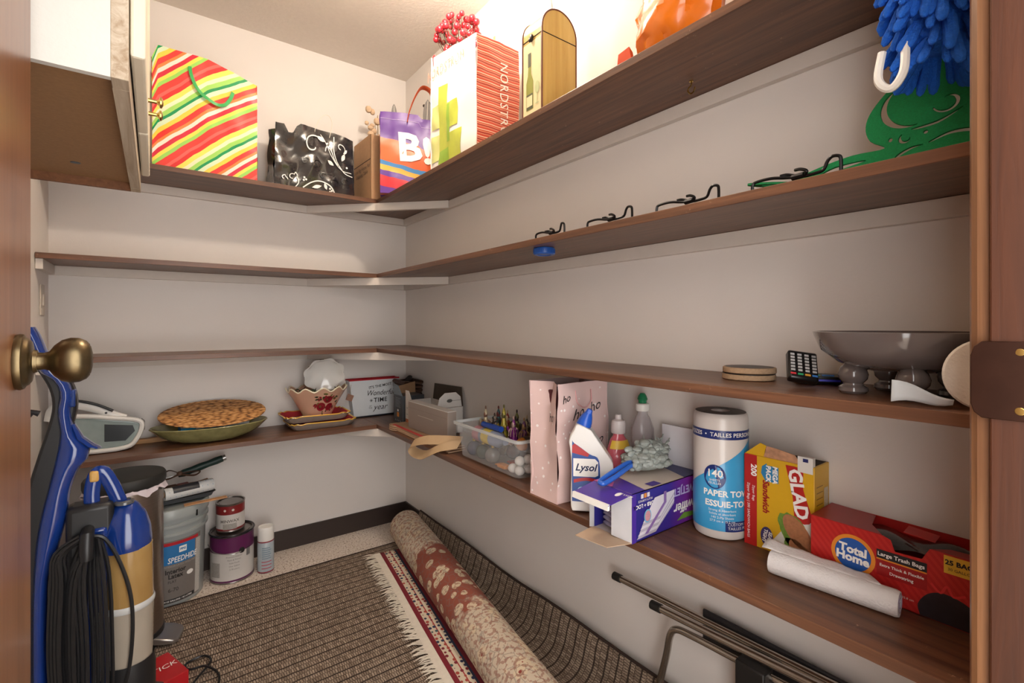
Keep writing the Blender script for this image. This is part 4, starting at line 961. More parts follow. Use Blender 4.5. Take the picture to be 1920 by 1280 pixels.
MB().lathe([(0, -.06), (.010, -.06), (.010, .05), (0, .052)], 14, T=Matrix.Rotation(pi/2, 4, 'Y')).build('tube_body', M('blue_gloss', '274aa0', .2), bt_)
# folded cloth and dark bottle behind the bin
fc = thing('folded_cloth', 'folded cream striped cloth leaning on the wall behind the bin', 'cloth', (-.004, -1.25, Z4))
CST = stripes('cream_stripe_cloth', pi/2, .03, [(0, 'd8cdbb'), (.75, '8f8474'), (.85, 'd8cdbb')], .9)
for k in range(2):
    MB().grid(lambda a, b: (-.003-.008*k-.008*(1-b), -.12+.22*a+.01*k, .006+(.205-.02*k)*b+.004*sin(5*a+k)), 10, 6, lambda a, b: (a*.2, b*.2)).build('fold', CST, fc, solid=.006)
db2 = thing('dark_bottle', 'dark brown glass bottle standing between the bin and the pink bag', 'bottle', (-.062, -1.392, Z4))
MB().lathe([(0, 0), (.028, 0), (.031, .004), (.031, .165), (.026, .195), (.013, .22), (.0125, .262), (.0145, .264), (.0145, .275), (0, .276)], 28).build('bottle_glass', M('brown_glass', '3a1d12', .12, coat=.5), db2)
MB().lathe([(.0315, .19), (.027, .197), (.0272, .203)], 28).build('gold_band', M('bauble_gold', 'b79a55', .3, .8), db2)
MB().lathe([(.0152, .225), (.0155, .27), (.015, .277), (0, .278)], 20).build('foil_cap', M('foil_dark', '4a2a1c', .3, .5), db2)
# pink gift bag
pk = thing('gift_bag', 'pale pink paper gift bag with white dots and black script lettering', 'gift bag', (-.165, -1.492, Z4), radians(0))
def pinkmat():
    m, nt, b = nodes('pink_dotted_paper'); tc = N(nt, 'ShaderNodeTexCoord')
    v = N(nt, 'ShaderNodeTexVoronoi', ins={'Scale': 44.0, 'Randomness': .6}); nt.links.new(tc.outputs['UV'], v.inputs['Vector'])
    k = ramp(nt, [(.15, 'f6eeec'), (.18, 'dfc3bf')], 'LINEAR'); nt.links.new(v.outputs['Distance'], k.inputs[0]); nt.links.new(k.outputs[0], b.inputs['Base Color']); b.inputs['Roughness'].default_value = .4
    return m
pf = bag(pk, .195, .115, .322, pinkmat(), crum=.011, gus=.035, seed=21, fs=11)
for (s_, u, v, z) in (('ho', -.02, .235, .045), ('ho', .005, .19, .045), ('ho', .045, .25, .04), ('ho', -.07, .28, .03), ('ho', .06, .15, .04)):
    txt(pk, s_, lambda a, b: pf(0)(a, b, .003), z, BLACK, shear=.4, at=(u, v), rot=.25)
txt(pk, 'ho', lambda a, b: pf(3)(a, b, .003), .035, BLACK, shear=.4, at=(.02, .225), rot=.2)
MB().box((-.07, -.04, .02), (.07, .04, .30)).build('gift_inside', M('gift_dark_red', '5a2026', .5, var=.3), pk, smooth=False, bevel=.004)
for s in (-1, 1): MB().tube(smoothpath([(s*.03, -.058, .30), (s*.028, -.062, .27), (s*.012, -.064, .255), (0, -.064, .252)]), .0016, 5).build('cord_handle', M('cord_pink', 'd9a0a0', .6), pk)
# toilet cleaner bottle, angled neck
ly = thing('cleaner_bottle', 'white angled-neck cleaner bottle with blue cap and blue label', 'bottle', (-.212, -1.628, Z4), radians(-46))
out = smoothpath([(-.050, .004), (-.054, .03), (-.052, .12), (-.056, .165), (-.058, .185), (-.045, .212), (-.036, .226), (-.006, .214), (.004, .204), (.030, .165), (.050, .135), (.054, .115), (.052, .03), (.048, .004)], 4)
LW = M('bottle_white', 'e4e2de', .3, var=.03)
MB().prism(out, lambda u, v: (u, -.027, v), lambda u, v: (u, .027, v)).build('bottle_body', LW, ly, bevel=.014, seg=4)
Tn = Matrix.Translation((-.021, 0, .220)) @ Matrix.Rotation(radians(22), 4, 'Y')
MB().lathe([(.0185, -.004), (.0195, .0), (.0185, .012), (.014, .026), (.009, .036), (.0075, .044), (0, .045)], 24, T=Tn).build('cap', M('cap_blue', '1f57c0', .3), ly)
MB().box((-.006, -.009, .030), (.006, .009, .046), Tn).build('cap_tab', M('cap_blue', '1f57c0', .3), ly, bevel=.002)
fly = lambda u, v, e=.0010: Vector((u, -.0272-e, v))
lyl = decal(ly, 'label', [smoothpath([(-.050, .03), (-.050, .172), (-.044, .178), (-.006, .152), (.018, .136), (.020, .06), (.016, .028)], 4)], fly, M('label_navy', '1f4a94', .3, var=.15))
decal(lyl, 'label_red_corner', [[(-.050, .154), (-.050, .172), (-.044, .178), (-.006, .152), (-.010, .145)]], lambda u, v: fly(u, v, .0014), M('label_red', 'b3262c', .35))
decal(lyl, 'label_panel', [[(-.047, .094), (-.047, .140), (.008, .140), (.016, .132), (.016, .098), (.008, .094)]], lambda u, v: fly(u, v, .0016), WHITE)
txt(lyl, 'Lysol', lambda u, v: fly(u, v, .0022), .0255, M('ink_navy', '16264f', .4), shear=.3, at=(-.016, .117), bold=.0006)
decal(lyl, 'label_red_band', [smoothpath([(-.046, .086), (-.014, .092), (.016, .087), (.016, .080), (-.014, .084), (-.046, .077)], 3)], lambda u, v: fly(u, v, .0016), M('label_red', 'b3262c', .35))
decal(lyl, 'label_splash', [ell(-.026, .060, .010, .008, 14), ell(.002, .058, .010, .006, 14)], lambda u, v: fly(u, v, .0016), M('label_light_blue', '9fc3e6', .35))
# soap bottles
pb = thing('soap_bottle', 'pink liquid soap bottle with clear cap and yellow neck tag', 'bottle', (-.113, -1.632, Z4))
MB().lathe([(0, 0), (.032, 0), (.036, .006), (.036, .06), (.032, .085), (.036, .115), (.034, .145), (.024, .172), (.016, .182), (.016, .19), (0, .19)], 26, sy=.8).build('bottle_body', M('pink_liquid', 'c05a66', .15, var=.1, coat=.5), pb)
MB().lathe([(.0185, .188), (.0195, .19), (.0195, .212), (.017, .222), (.009, .226), (.008, .238), (0, .239)], 22).build('cap', M('cap_frost', 'cfc6c4', .3, alpha=.85), pb)
MB().lathe([(.0345, .150), (.0262, .171)], 22, sy=.8, a0=radians(180), a1=radians(320)).build('neck_tag', M('tag_yellow', 'd9b23c', .45), pb)
gbt = thing('soap_bottle', 'clear dish soap bottle with white and green cap and a little green liquid', 'bottle', (-.0395, -1.655, Z4))
CLR = M('clear_pet', 'c9c2c6', .08, alpha=.42, coat=.5)
MB().lathe([(0, .001), (.030, .001), (.034, .006), (.034, .11), (.030, .13), (.035, .16), (.034, .195), (.022, .225), (.015, .235), (.015, .245)], 26, sy=.85).build('bottle_body', CLR, gbt)
MB().lathe([(0, .003), (.029, .003), (.032, .008), (.032, .085), (0, .085)], 24, sy=.85).build('liquid', M('green_liquid', '23472c', .15), gbt)
MB().lathe([(.018, .244), (.019, .246), (.019, .262), (.016, .265), (0, .265)], 20).build('cap', M('cap_white', 'e2e0da', .35), gbt)
MB().lathe([(.011, .265), (.011, .272), (.014, .276), (.011, .285), (.006, .292), (0, .293)], 18).build('push_top', M('cap_green', '1f7a50', .35), gbt)
MB().box((-.028, -.0295, .05), (-.010, -.0285, .125)).build('bar_label', M('label_grey', 'b9b9b0', .4, var=.3, vs=120), gbt, smooth=False)
wcd = thing('white_card', 'plain white card leaning on the wall behind the purple box', 'card', (-.004, -1.735, Z4))
MB().box((-.012, -.085, .001), (-.009, .028, .215), Matrix.Rotation(radians(-2), 4, 'Y')).build('card', M('card_white', 'd3d1d6', .6), wcd, smooth=False)
# purple wipes box, open end
sw = thing('wipes_box', 'open purple cardboard box of cleaning pads lying on its side', 'box', (-.153, -1.7625, Z4))
a, b_, hs = .1325, .0575, .110
PUR = M('box_purple', '4a2f9a', .35, var=.2, vs=10)
def swmat():
    m, nt, b = nodes('box_blue_purple'); tc = N(nt, 'ShaderNodeTexCoord'); s_ = N(nt, 'ShaderNodeSeparateXYZ'); nt.links.new(tc.outputs['Object'], s_.inputs[0])
    r = ramp(nt, [(0, '2a2a80'), (.5, '3a2a8c'), (.8, '7a2a92'), (1, '8f2f98')]); nt.links.new(mth(nt, 'ADD', mth(nt, 'MULTIPLY', s_.outputs[0], 3.6), .5), r.inputs[0]); nt.links.new(r.outputs[0], b.inputs['Base Color']); b.inputs['Roughness'].default_value = .35
    return m
BP = swmat(); TOPC = M('box_top_cream', 'd5c7bb', .5, var=.08)
MB().box((-a, -b_, 0), (a, -b_+.0015, hs)).build('side_panel', BP, sw, smooth=False)
MB().box((-a, b_-.0015, 0), (a, b_, hs)).build('side_panel', BP, sw, smooth=False)
MB().box((-a, -b_, hs-.0015), (a, b_, hs)).build('top_panel', TOPC, sw, smooth=False)
MB().box((-a, -b_, 0), (a, b_, .0015)).build('bottom_panel', TOPC, sw, smooth=False)
MB().box((a-.0015, -b_, 0), (a, b_, hs)).build('end_panel', BP, sw, smooth=False)
MB().prism([(-b_, 0), (b_, 0), (b_-.004, .075), (-b_+.004, .075)], lambda u, v: (-a-v*.985, u, hs-.010*v/.075), lambda u, v: (-a-v*.985, u, hs-.0015-.010*v/.075)).build('top_flap', PUR, sw, smooth=False)
MB().prism([(-b_+.004, .069), (b_-.004, .069), (b_-.004, .075), (-b_+.004, .075)], lambda u, v: (-a-v*.985, u, hs-.0085), lambda u, v: (-a-v*1.0, u, hs-.021)).build('flap_edge', WHITE, sw, smooth=False)
MB().prism([(-b_, 0), (b_, 0), (b_-.01, .075), (-b_+.02, .062)], lambda u, v: (-a-v*.95, u, .0015+.0005*v-.00), lambda u, v: (-a-v*.95, u, .003)).build('bottom_flap', M('card_inside', 'c0a58a', .7), sw, smooth=False)
ang_ = radians(80); FL_ = {-1: .050, 1: .016}
for s_, an in ((-1, ang_), (1, radians(12))):
    MB().prism([(0, .002), (FL_[s_], .006), (FL_[s_], hs-.008), (0, hs-.004)], lambda u, v: (-a-u*cos(an), s_*(b_-.001-u*sin(an)*(1 if s_ < 0 else -.0)), v), lambda u, v: (-a-u*cos(an)-.001, s_*(b_-.0025-u*sin(an)*(1 if s_ < 0 else -.0)), v)).build('side_flap', M('card_white_flap', 'cdcdd0', .5), sw, smooth=False)
MB().box((-a-.0012, -b_-.0012, .001), (-a+.012, -b_, hs-.001)).build('corner_strip', PUR, sw, smooth=False)
for k in range(6):
    MB().grid(lambda u, v: (-a+.02+.20*u, -b_+.008+.095*v, .0145+.009*k+.004*sin(6*v+k)+.002*sin(11*u)), 6, 8).build('pad', M('pad_lilac', 'a79fb6', .9, var=.2), sw, solid=.005)
fs_ = lambda u, v, e=.0008: Vector((u, -b_-e, v))
PADW = M('print_pad_white', 'd9d4de', .4)
for k in range(6): decal(sw, 'pad_picture', [[(-.118+.004*k, .006+.0065*k), (-.05+.012*k*.3, .008+.0065*k), (.02, .058+.0055*k), (.02, .063+.0055*k), (-.055, .062+.005*k)]], lambda u, v, k=k: fs_(u, v, .0008+.0002*k), PADW if k % 2 else M('print_pad_grey', 'b7b0c0', .4))
decal(sw, 'pad_stripe', [[(-.092, .012), (-.080, .012), (-.012, .068), (-.012, .094), (-.022, .094), (-.022, .070)]], lambda u, v: fs_(u, v, .0022), M('print_violet', '8a6aa8', .4))
txt(sw, 'ABSORB + LOCK', lambda u, v: fs_(u, v, .0012), .0125, WHITE, rot=pi, at=(-.083, .078), bold=.0003)
txt(sw, 'MULTI SURFACE', lambda u, v: fs_(u, v, .0012), .007, WHITE, rot=pi, at=(-.088, .089))
for k in range(3): decal(sw, 'icon', [rect(-.104+.011*k, -.095+.011*k, .094, .104)], lambda u, v: fs_(u, v, .0012), (PADW, M('print_orange', 'd98a3a', .5), PADW)[k])
decal(sw, 'blue_badge', [ell(-.082, .052, .013, .015, 20)], lambda u, v: fs_(u, v, .0028), M('print_sky', '6fb2d6', .4))
decal(sw, 'badge_picture', [ell(-.082, .052, .010, .012, 20)], lambda u, v: fs_(u, v, .0032), M('print_pinkish', 'c9919a', .5, var=.3, vs=200))
txt(sw, 'WETJET', lambda u, v: fs_(u, v, .0012), .026, M('print_lilac', 'b7b0dd', .4), rot=pi, at=(.062, .082), bold=.0006)
txt(sw, 'Swiffer', lambda u, v: fs_(u, v, .0012), .034, WHITE, rot=pi, at=(.068, .042), shear=.2, bold=.0008)
decal(sw, 'green_swoosh', [[(.03, .012), (.10, .012), (.10, .022), (.06, .026)]], fs_, M('print_green2', '6f9a3c', .4))
ft_ = lambda u, v, e=.0008: Vector((u, v, hs+e))
decal(sw, 'top_purple_area', [[(-a, -b_), (-a+.045, -b_), (-a+.07, b_), (-a, b_)]], ft_, PUR)
decal(sw, 'top_pink_area', [[(-a, .0), (-a+.03, .02), (-a+.03, b_), (-a, b_)]], lambda u, v: ft_(u, v, .0012), M('print_pink', 'b9489a', .4))
decal(sw, 'top_navy_area', [[(a-.07, -b_), (a, -b_), (a, b_), (a-.03, b_)]], ft_, M('print_navy', '232a66', .4))
decal(sw, 'tab', [rect(-.055, -.02, -.052, -.030)], ft_, PUR)
ffl = lambda u, v: Vector((-a-u, v, hs+.0006-.010*u/.075))
decal(sw, 'flap_tab', [ell(.02, -.035, .010, .006, 12)], ffl, WHITE)
txt(sw, '18 PADS', ffl, .010, WHITE, at=(.012, -.050), rot=-pi/2)
# fluffy duster on that box
du = thing('duster', 'fluffy grey-blue duster with blue plastic handle lying on the purple box', 'duster', (-.182, -1.745, Z4+hs+.002))
MB().tube(smoothpath([(.02, .0, .024), (-.02, -.004, .030), (-.07, -.010, .020), (-.118, -.012, .010), (-.128, -.006, .009), (-.118, .004, .011), (-.07, .006, .023), (-.02, .006, .034), (.02, .008, .028)], 5), .0056, 8).build('handle', M('blue_handle', '2f62c0', .3), du)
FL = M('fluff_grey_blue', '9aa19c', .95, var=.4, vs=60, bump=.6, bs=160)
MB().sphere((.055, .005, .034), .034, (1.9, 1.15, .85), 20, 12).build('head_core', FL, du)
mb = MB()
for k in range(150):
    a_ = R.uniform(0, 2*pi); e_ = R.uniform(-.5, 1.5); d = Vector((cos(a_)*cos(e_)*1.9, sin(a_)*cos(e_)*1.15, sin(e_)*.95))
    p = Vector((.055, .005, .036))+d*R.uniform(.026, .040); p.z = max(p.z, .010)
    mb.sphere(tuple(p), R.uniform(.006, .012), (R.uniform(.8, 1.5), R.uniform(.8, 1.3), R.uniform(.6, 1.)), 8, 5)
for k in range(12):
    p = Vector((.085+R.uniform(-.03, .03), .005+R.uniform(-.02, .02), .06)); mb.tube([p, p+Vector((R.uniform(-.01, .03), R.uniform(-.02, .02), R.uniform(.01, .03)))], [.004, .0015], 5)
o_ = mb.build('fluff', FL, du); o_['kind'] = 'stuff'
# paper towel pack
pp = thing('paper_towel_pack', 'wrapped paper towel roll standing upright, white and blue wrapper', 'paper towel', (-.0625, -1.897, Z4), radians(-60))
rc = .0595
fcy = lambda u, v, e=.0008: Vector(((rc+e)*sin(u/rc), -(rc+e)*cos(u/rc), v))
MB().lathe([(0, .002), (.050, 0), (rc-.003, .003), (rc, .012), (rc, .268), (rc-.002, .277), (.052, .282), (.022, .281), (.02, .262), (0, .262)], 48).build('roll', M('towel_wrap', 'd9d2cc', .3, var=.06, vs=14, bump=.25, bs=40, coat=.3), pp)
MB().lathe([(.055, .2815), (.040, .284), (.021, .2825)], 40).build('crumpled_end', M('end_grey', '5b5350', .5, var=.5, vs=70, bump=1., bs=60), pp)
BLU, NAV = M('wrap_blue', '3d9fd3', .3, var=.08, coat=.3), M('wrap_navy', '1c2f70', .3)
mb = MB(); mb.grid(lambda a_, b2: fcy(-.092+.184*a_, .022+(.085+.125*a_)*b2, .0007), 30, 6); bla = mb.build('blue_area', BLU, pp, recalc=False)
nvb = patch(pp, 'navy_band', fcy, -.092, .092, .226, .246, 30, 1, NAV)
txt(nvb, 'CUSTOM SIZES  •  TAILLES PERSONNALISÉES', lambda u, v: fcy(u, v, .0016), .0128, WHITE, at=(.0, .236), bold=.0002)
nbd = decal(pp, 'navy_badge', [ell(-.012, .142, .0235, .027, 28)], lambda u, v: fcy(u, v, .0014), NAV)
txt(nbd, '140', lambda u, v: fcy(u, v, .0022), .023, WHITE, at=(-.012, .149), bold=.0004)
txt(nbd, 'SHEETS\nFEUILLES', lambda u, v: fcy(u, v, .0022), .0068, WHITE, at=(-.012, .131))
txt(bla, 'PAPER TOWELS', lambda u, v: fcy(u, v, .0016), .0185, WHITE, at=(.028, .105), bold=.0006)
txt(bla, 'ESSUIE-TOUT', lambda u, v: fcy(u, v, .0016), .0185, WHITE, at=(.022, .082), bold=.0006)
for k in range(4): txt(bla, ('Strong & Absorbent', 'Solide et absorbant', '140 2-Ply Sheets', '27.9 cm x 15.2 cm')[k], lambda u, v: fcy(u, v, .0014), .0072, WHITE, at=(.004, .068-.008*k))
nlb = patch(pp, 'navy_label', lambda u, v: fcy(u, v, .0014), .010, .085, .022, .045, 12, 1, NAV)
txt(nlb, 'CUSTOM SIZES\nTAILLES PERSO', lambda u, v: fcy(u, v, .0022), .0088, WHITE, at=(.044, .034))
# sandwich bag box
gl = thing('sandwich_bag_box', 'yellow and red sandwich bag box with torn open top', 'box', (-.0395, -2.0315, Z4), radians(-90))
w2, d2, hg = .0705, .0355, .198
YL = M('box_yellow', 'd8a91f', .35, var=.1, vs=14)
MB().box((-w2, -d2, 0), (w2, d2, hg)).build('box_body', [YL], gl, smooth=False, bevel=.001)
fg = lambda u, v, e=.0007: Vector((u, -d2-e, v))
GRD, GRD2 = M('box_red', 'b3221f', .35, var=.1), M('box_deep_red', '9c1a1c', .35)
decal(gl, 'red_side_band', [rect(-w2, -.043, .0, hg)], fg, GRD)
txt(gl, '200', lambda u, v: fg(u, v, .0012), .017, WHITE, rot=-pi/2, at=(-.050, .165), bold=.0006)
txt(gl, 'Zipper Bags | 200 SANDWICH BAGS', lambda u, v: fg(u, v, .0012), .0078, WHITE, rot=-pi/2, at=(-.061, .075))
txt(gl, 'Zipper Bags', lambda u, v: fg(u, v, .0012), .0072, WHITE, rot=-pi/2, at=(-.050, .115))
decal(gl, 'blue_arrow', [[(-.032, .178), (-.022, .186), (-.022, .182), (.002, .182), (.002, .148), (-.022, .148), (-.022, .143), (-.034, .163)]], lambda u, v: fg(u, v, .0009), M('print_blue', '2e7fae', .4))
txt(gl, 'MEGA\nPACK', lambda u, v: fg(u, v, .0014), .0135, WHITE, rot=-pi/2, at=(-.012, .165), bold=.0006, shear=.1)
decal(gl, 'red_brand_panel', [smoothpath([(.016, .192), (.048, .188), (.050, .15), (.066, .090), (.036, .083), (.030, .13), (.016, .192)], 4)], lambda u, v: fg(u, v, .0009), GRD)
txt(gl, 'GLAD', lambda u, v: fg(u, v, .0016), .036, WHITE, rot=-pi/2+.16, at=(.040, .138), bold=.0012, sx=1.05)
txt(gl, 'Sandwich', lambda u, v: fg(u, v, .0014), .0185, GRD2, rot=-pi/2, at=(-.024, .115), shear=.25, bold=.0006)
decal(gl, 'plaid_cloth_picture', [[(-.02, .012), (.022, .072), (.0705, .09), (.0705, .004), (.0, .002)]], fg, M('print_pale_cloth', 'd9d6cc', .5, var=.1))
for (cu, cv, rx, ry, an) in ((.036, .058, .042, .024, -.9), (.044, .016, .036, .020, -.9)):
    rot_ = lambda L: [(cu+(x-cu)*cos(an)-(y-cv)*sin(an), cv+(x-cu)*sin(an)+(y-cv)*cos(an)) for x, y in L]
    decal(gl, 'lettuce_picture', [rot_([(x+.0022*sin(9*k), y+.0022*cos(7*k)) for k, (x, y) in enumerate(ell(cu, cv-.003, rx, ry*1.1, 26))])], lambda u, v: fg(min(u, .0704), max(.001, v), .0010), M('print_lettuce', '6a8a34', .5, var=.4, vs=200))
    decal(gl, 'bread_picture', [rot_(ell(cu+.002, cv+.003, rx*.92, ry*.85, 22))], lambda u, v: fg(min(u, .0704), max(.001, v), .0014), M('print_bread', 'a9714c', .5, var=.35, vs=160))
decal(gl, 'seal_badge', [ell(-.022, .030, .013, .020, 24)], lambda u, v: fg(u, v, .0010), M('print_seal', '3d3566', .4))
txt(gl, 'SEALS\nTIGHT', lambda u, v: fg(u, v, .0016), .0098, WHITE, rot=-pi/2-.2, at=(-.021, .030), bold=.0004)
fgr = plane((w2, 0, 0), (0, 1, 0), (0, 0, 1), (1, 0, 0), .0008)
decal(gl, 'nutrition_panel', [rect(.008, .028, .06, .15)], fgr, M('print_label_pale', 'cfc4a4', .5, var=.3, vs=200))
for k in range(9): decal(gl, 'printed_line', [rect(-.028, .002, .06+.012*k, .0615+.012*k)], fgr, M('print_brown', '7a5a22', .5))
MB().prism([(-.030, 0), (.045, 0), (.035, .018), (.0, .024), (-.02, .026)], lambda u, v: (u, -d2+.002-v*.25, hg+v), lambda u, v: (u, -d2+.003-v*.25, hg+v)).build('torn_flap', M('print_mixed_food', 'b98a6a', .5, var=.6, vs=90), gl, smooth=False)
MB().prism([(-.0705, 0), (-.03, 0), (-.022, .026), (-.034, .030)], lambda u, v: (u, -d2+.002-v*.2, hg+v), lambda u, v: (u, -d2+.003-v*.2, hg+v)).build('torn_flap', YL, gl, smooth=False)
MB().box((.040, -d2-.002, hg-.014), (.068, -d2+.010, hg+.018)).build('torn_tab', M('tab_white', 'e0ddd6', .6), gl, smooth=False)
decal(gl, 'tab_mark', [rect(.050, .060, hg+.008, hg+.015)], lambda u, v: Vector((u, -d2-.0026, v)), M('print_navy', '232a66', .4))
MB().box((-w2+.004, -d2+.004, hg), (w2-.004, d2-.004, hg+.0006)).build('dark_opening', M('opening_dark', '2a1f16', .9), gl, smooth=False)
# trash bag box
tbx = thing('trash_bag_box', 'red trash bag box with round blue logo, black liners showing', 'box', (-.054, -2.2565, Z4), radians(-90))
w3, d3, h3 = .1495, .0505, .114; wr = .108
RS = stripes('red_pinstripe', radians(40), .009, [(0, 'b3201f'), (.5, 'bd2a26')], .35)
mb = MB(); mb.prism([(-w3, 0), (wr, 0), (wr, h3), (.028, h3), (.018, h3-.020), (-.018, h3-.022), (-.024, h3-.004), (-.034, h3), (-w3, h3)], lambda u, v: (u, -d3, v), lambda u, v: (u, -d3+.0015, v))
o_ = mb.build('front_panel', RS, tbx, smooth=False)
ul = o_.data.uv_layers.new(name='UVMap')
for p in o_.data.polygons:
    for li in p.loop_indices: c = o_.data.vertices[o_.data.loops[li].vertex_index].co; ul.data[li].uv = (c.x, c.z)
MB().box((-w3, d3-.0015, 0), (wr, d3, h3)).build('back_panel', GRD, tbx, smooth=False)
MB().box((-w3, -d3+.0015, 0), (-w3+.0015, d3-.0015, h3)).build('end_panel', GRD, tbx, smooth=False)
MB().box((wr-.0015, -d3+.0015, 0), (wr, d3-.0015, h3)).build('end_panel', GRD, tbx, smooth=False)
MB().box((-w3, -d3, 0), (wr, d3, .0015)).build('bottom_panel', GRD, tbx, smooth=False)
MB().prism([(-w3, -d3), (-.036, -d3), (-.062, -.012), (-.072, d3-.008), (-w3, d3)], lambda u, v: (u, v, h3), lambda u, v: (u, v, h3+.0012)).build('top_panel', GRD2, tbx, smooth=False)
MB().prism([(.030, -d3), (wr, -d3), (wr, -.022), (.05, -.028)], lambda u, v: (u, v, h3), lambda u, v: (u, v, h3+.0012)).build('top_panel', GRD2, tbx, smooth=False)
MB().prism([(-.016, -.012), (.028, -.016), (.030, .006), (-.014, .012)], lambda u, v: (u, v, h3+.001+(v+.016)*.25), lambda u, v: (u, v, h3+.0022+(v+.016)*.25)).build('torn_tab', RS, tbx, smooth=False)
mb = MB(); mb.grid(lambda a_, b2: (-.10+.200*a_, -d3+.006+.088*b2, h3-.018+.012*sin(pi*b2)*abs(sin(5*a_+2*b2))+.005*sin(14*a_+5*b2)), 26, 12); mb.build('black_liners', M('black_film', '0d0d0f', .22, coat=.3), tbx)
tfp = [c for c in tbx.children if c.name.startswith('front_panel')][0]
f3_ = lambda u, v, e=.0007: Vector((u, -d3-e, v))
decal(tfp, 'orange_ring', [ell(-.080, .064, .0345, .0355, 44)], f3_, M('print_orange2', 'e08a2c', .4))
decal(tfp, 'blue_disc', [ell(-.080, .064, .0282, .029, 40)], lambda u, v: f3_(u, v, .0011), M('print_blue2', '2458a8', .4, var=.1))
txt(tfp, 'Total\nHome', lambda u, v: f3_(u, v, .0017), .0205, WHITE, at=(-.080, .065), bold=.0009, line=.72, rot=-.05)
decal(tfp, 'black_band', [rect(-.044, .025, .074, .089)], f3_, BLACK)
txt(tfp, 'Large Trash Bags', lambda u, v: f3_(u, v, .0014), .0094, WHITE, at=(-.010, .0815), bold=.0002)
decal(tfp, 'orange_rule', [rect(-.044, .025, .0715, .0738)], f3_, M('print_orange2', 'e08a2c', .4))
decal(tfp, 'deep_red_panel', [rect(-.044, .025, .044, .0715)], f3_, GRD2)
txt(tfp, 'Extra Thick & Flexible', lambda u, v: f3_(u, v, .0014), .0068, WHITE, at=(-.009, .063), bold=.0001)
txt(tfp, 'Drawstring', lambda u, v: f3_(u, v, .0014), .0072, WHITE, at=(-.009, .052), bold=.0001)
decal(tfp, 'yellow_corner', [rect(.046, wr, .084, .1125)], f3_, M('print_yellow', 'e0b83a', .4))
txt(tfp, '25 BAGS', lambda u, v: f3_(u, v, .0013), .0105, BLACK, at=(.067, .102), bold=.0004)
txt(tfp, '30 GALLON', lambda u, v: f3_(u, v, .0013), .0062, BLACK, at=(.067, .0915))
decal(tfp, 'bag_picture', [smoothpath([(.016, .001), (.013, .018), (.024, .038), (.040, .048), (.058, .048), (.078, .040), (.098, .020), (.100, .001)], 5)], f3_, M('print_bag', '27242b', .3, var=.7, vs=45))
decal(tfp, 'drawstring_picture', stroke(smoothpath([(.030, .060), (.042, .049), (.050, .062), (.058, .049), (.072, .056)]), .0035), lambda u, v: f3_(u, v, .0012), M('print_bright_red', 'd33434', .4))
txt(tfp, '33 x 38.7 in  83.8 cm', lambda u, v: f3_(u, v, .0013), .0052, M('print_pale', 'cfc6be', .5), at=(-.014, .020))
# loose paper towel roll in front
lr = thing('paper_towel_roll', 'white paper towel roll lying on the shelf with a loose sheet', 'paper towel', (-.150, -2.155, Z4))
Tl = Matrix.Rotation(radians(-95), 4, 'Z') @ Matrix.Rotation(pi/2, 4, 'Y')
QP = M('quilted_white', 'e6e3e2', .9, var=.03, bump=.9, bs=240)
Tl = Matrix.Translation((0, 0, .0215)) @ Matrix.Rotation(radians(-84), 4, 'Z') @ Matrix.Rotation(pi/2, 4, 'Y')
MB().lathe([(0, -.099), (.012, -.1), (.0205, -.098), (.0215, -.092), (.0215, .095), (.020, .100), (.008, .100), (.007, .09), (0, .09)], 28, T=Tl).build('roll', QP, lr)
MB().tube([Tl @ Vector((.0008*k*cos(k*.7), .0008*k*sin(k*.7), .1004)) for k in range(4, 25)], .0005, 4).build('spiral_end', M('lilac_shadow', 'a99bb0', .9), lr)
Tz = Matrix.Rotation(radians(-84), 4, 'Z')
mb = MB(); mb.grid(lambda a_, b2: tuple(Tz @ Vector((-.115+.19*a_*(1-.12*b2), .0+.034*b2, .0435-.003*b2*b2+.010*b2*(1-a_)+.0012*sin(20*a_)))), 16, 6); mb.build('loose_sheet', QP, lr, solid=.0012)
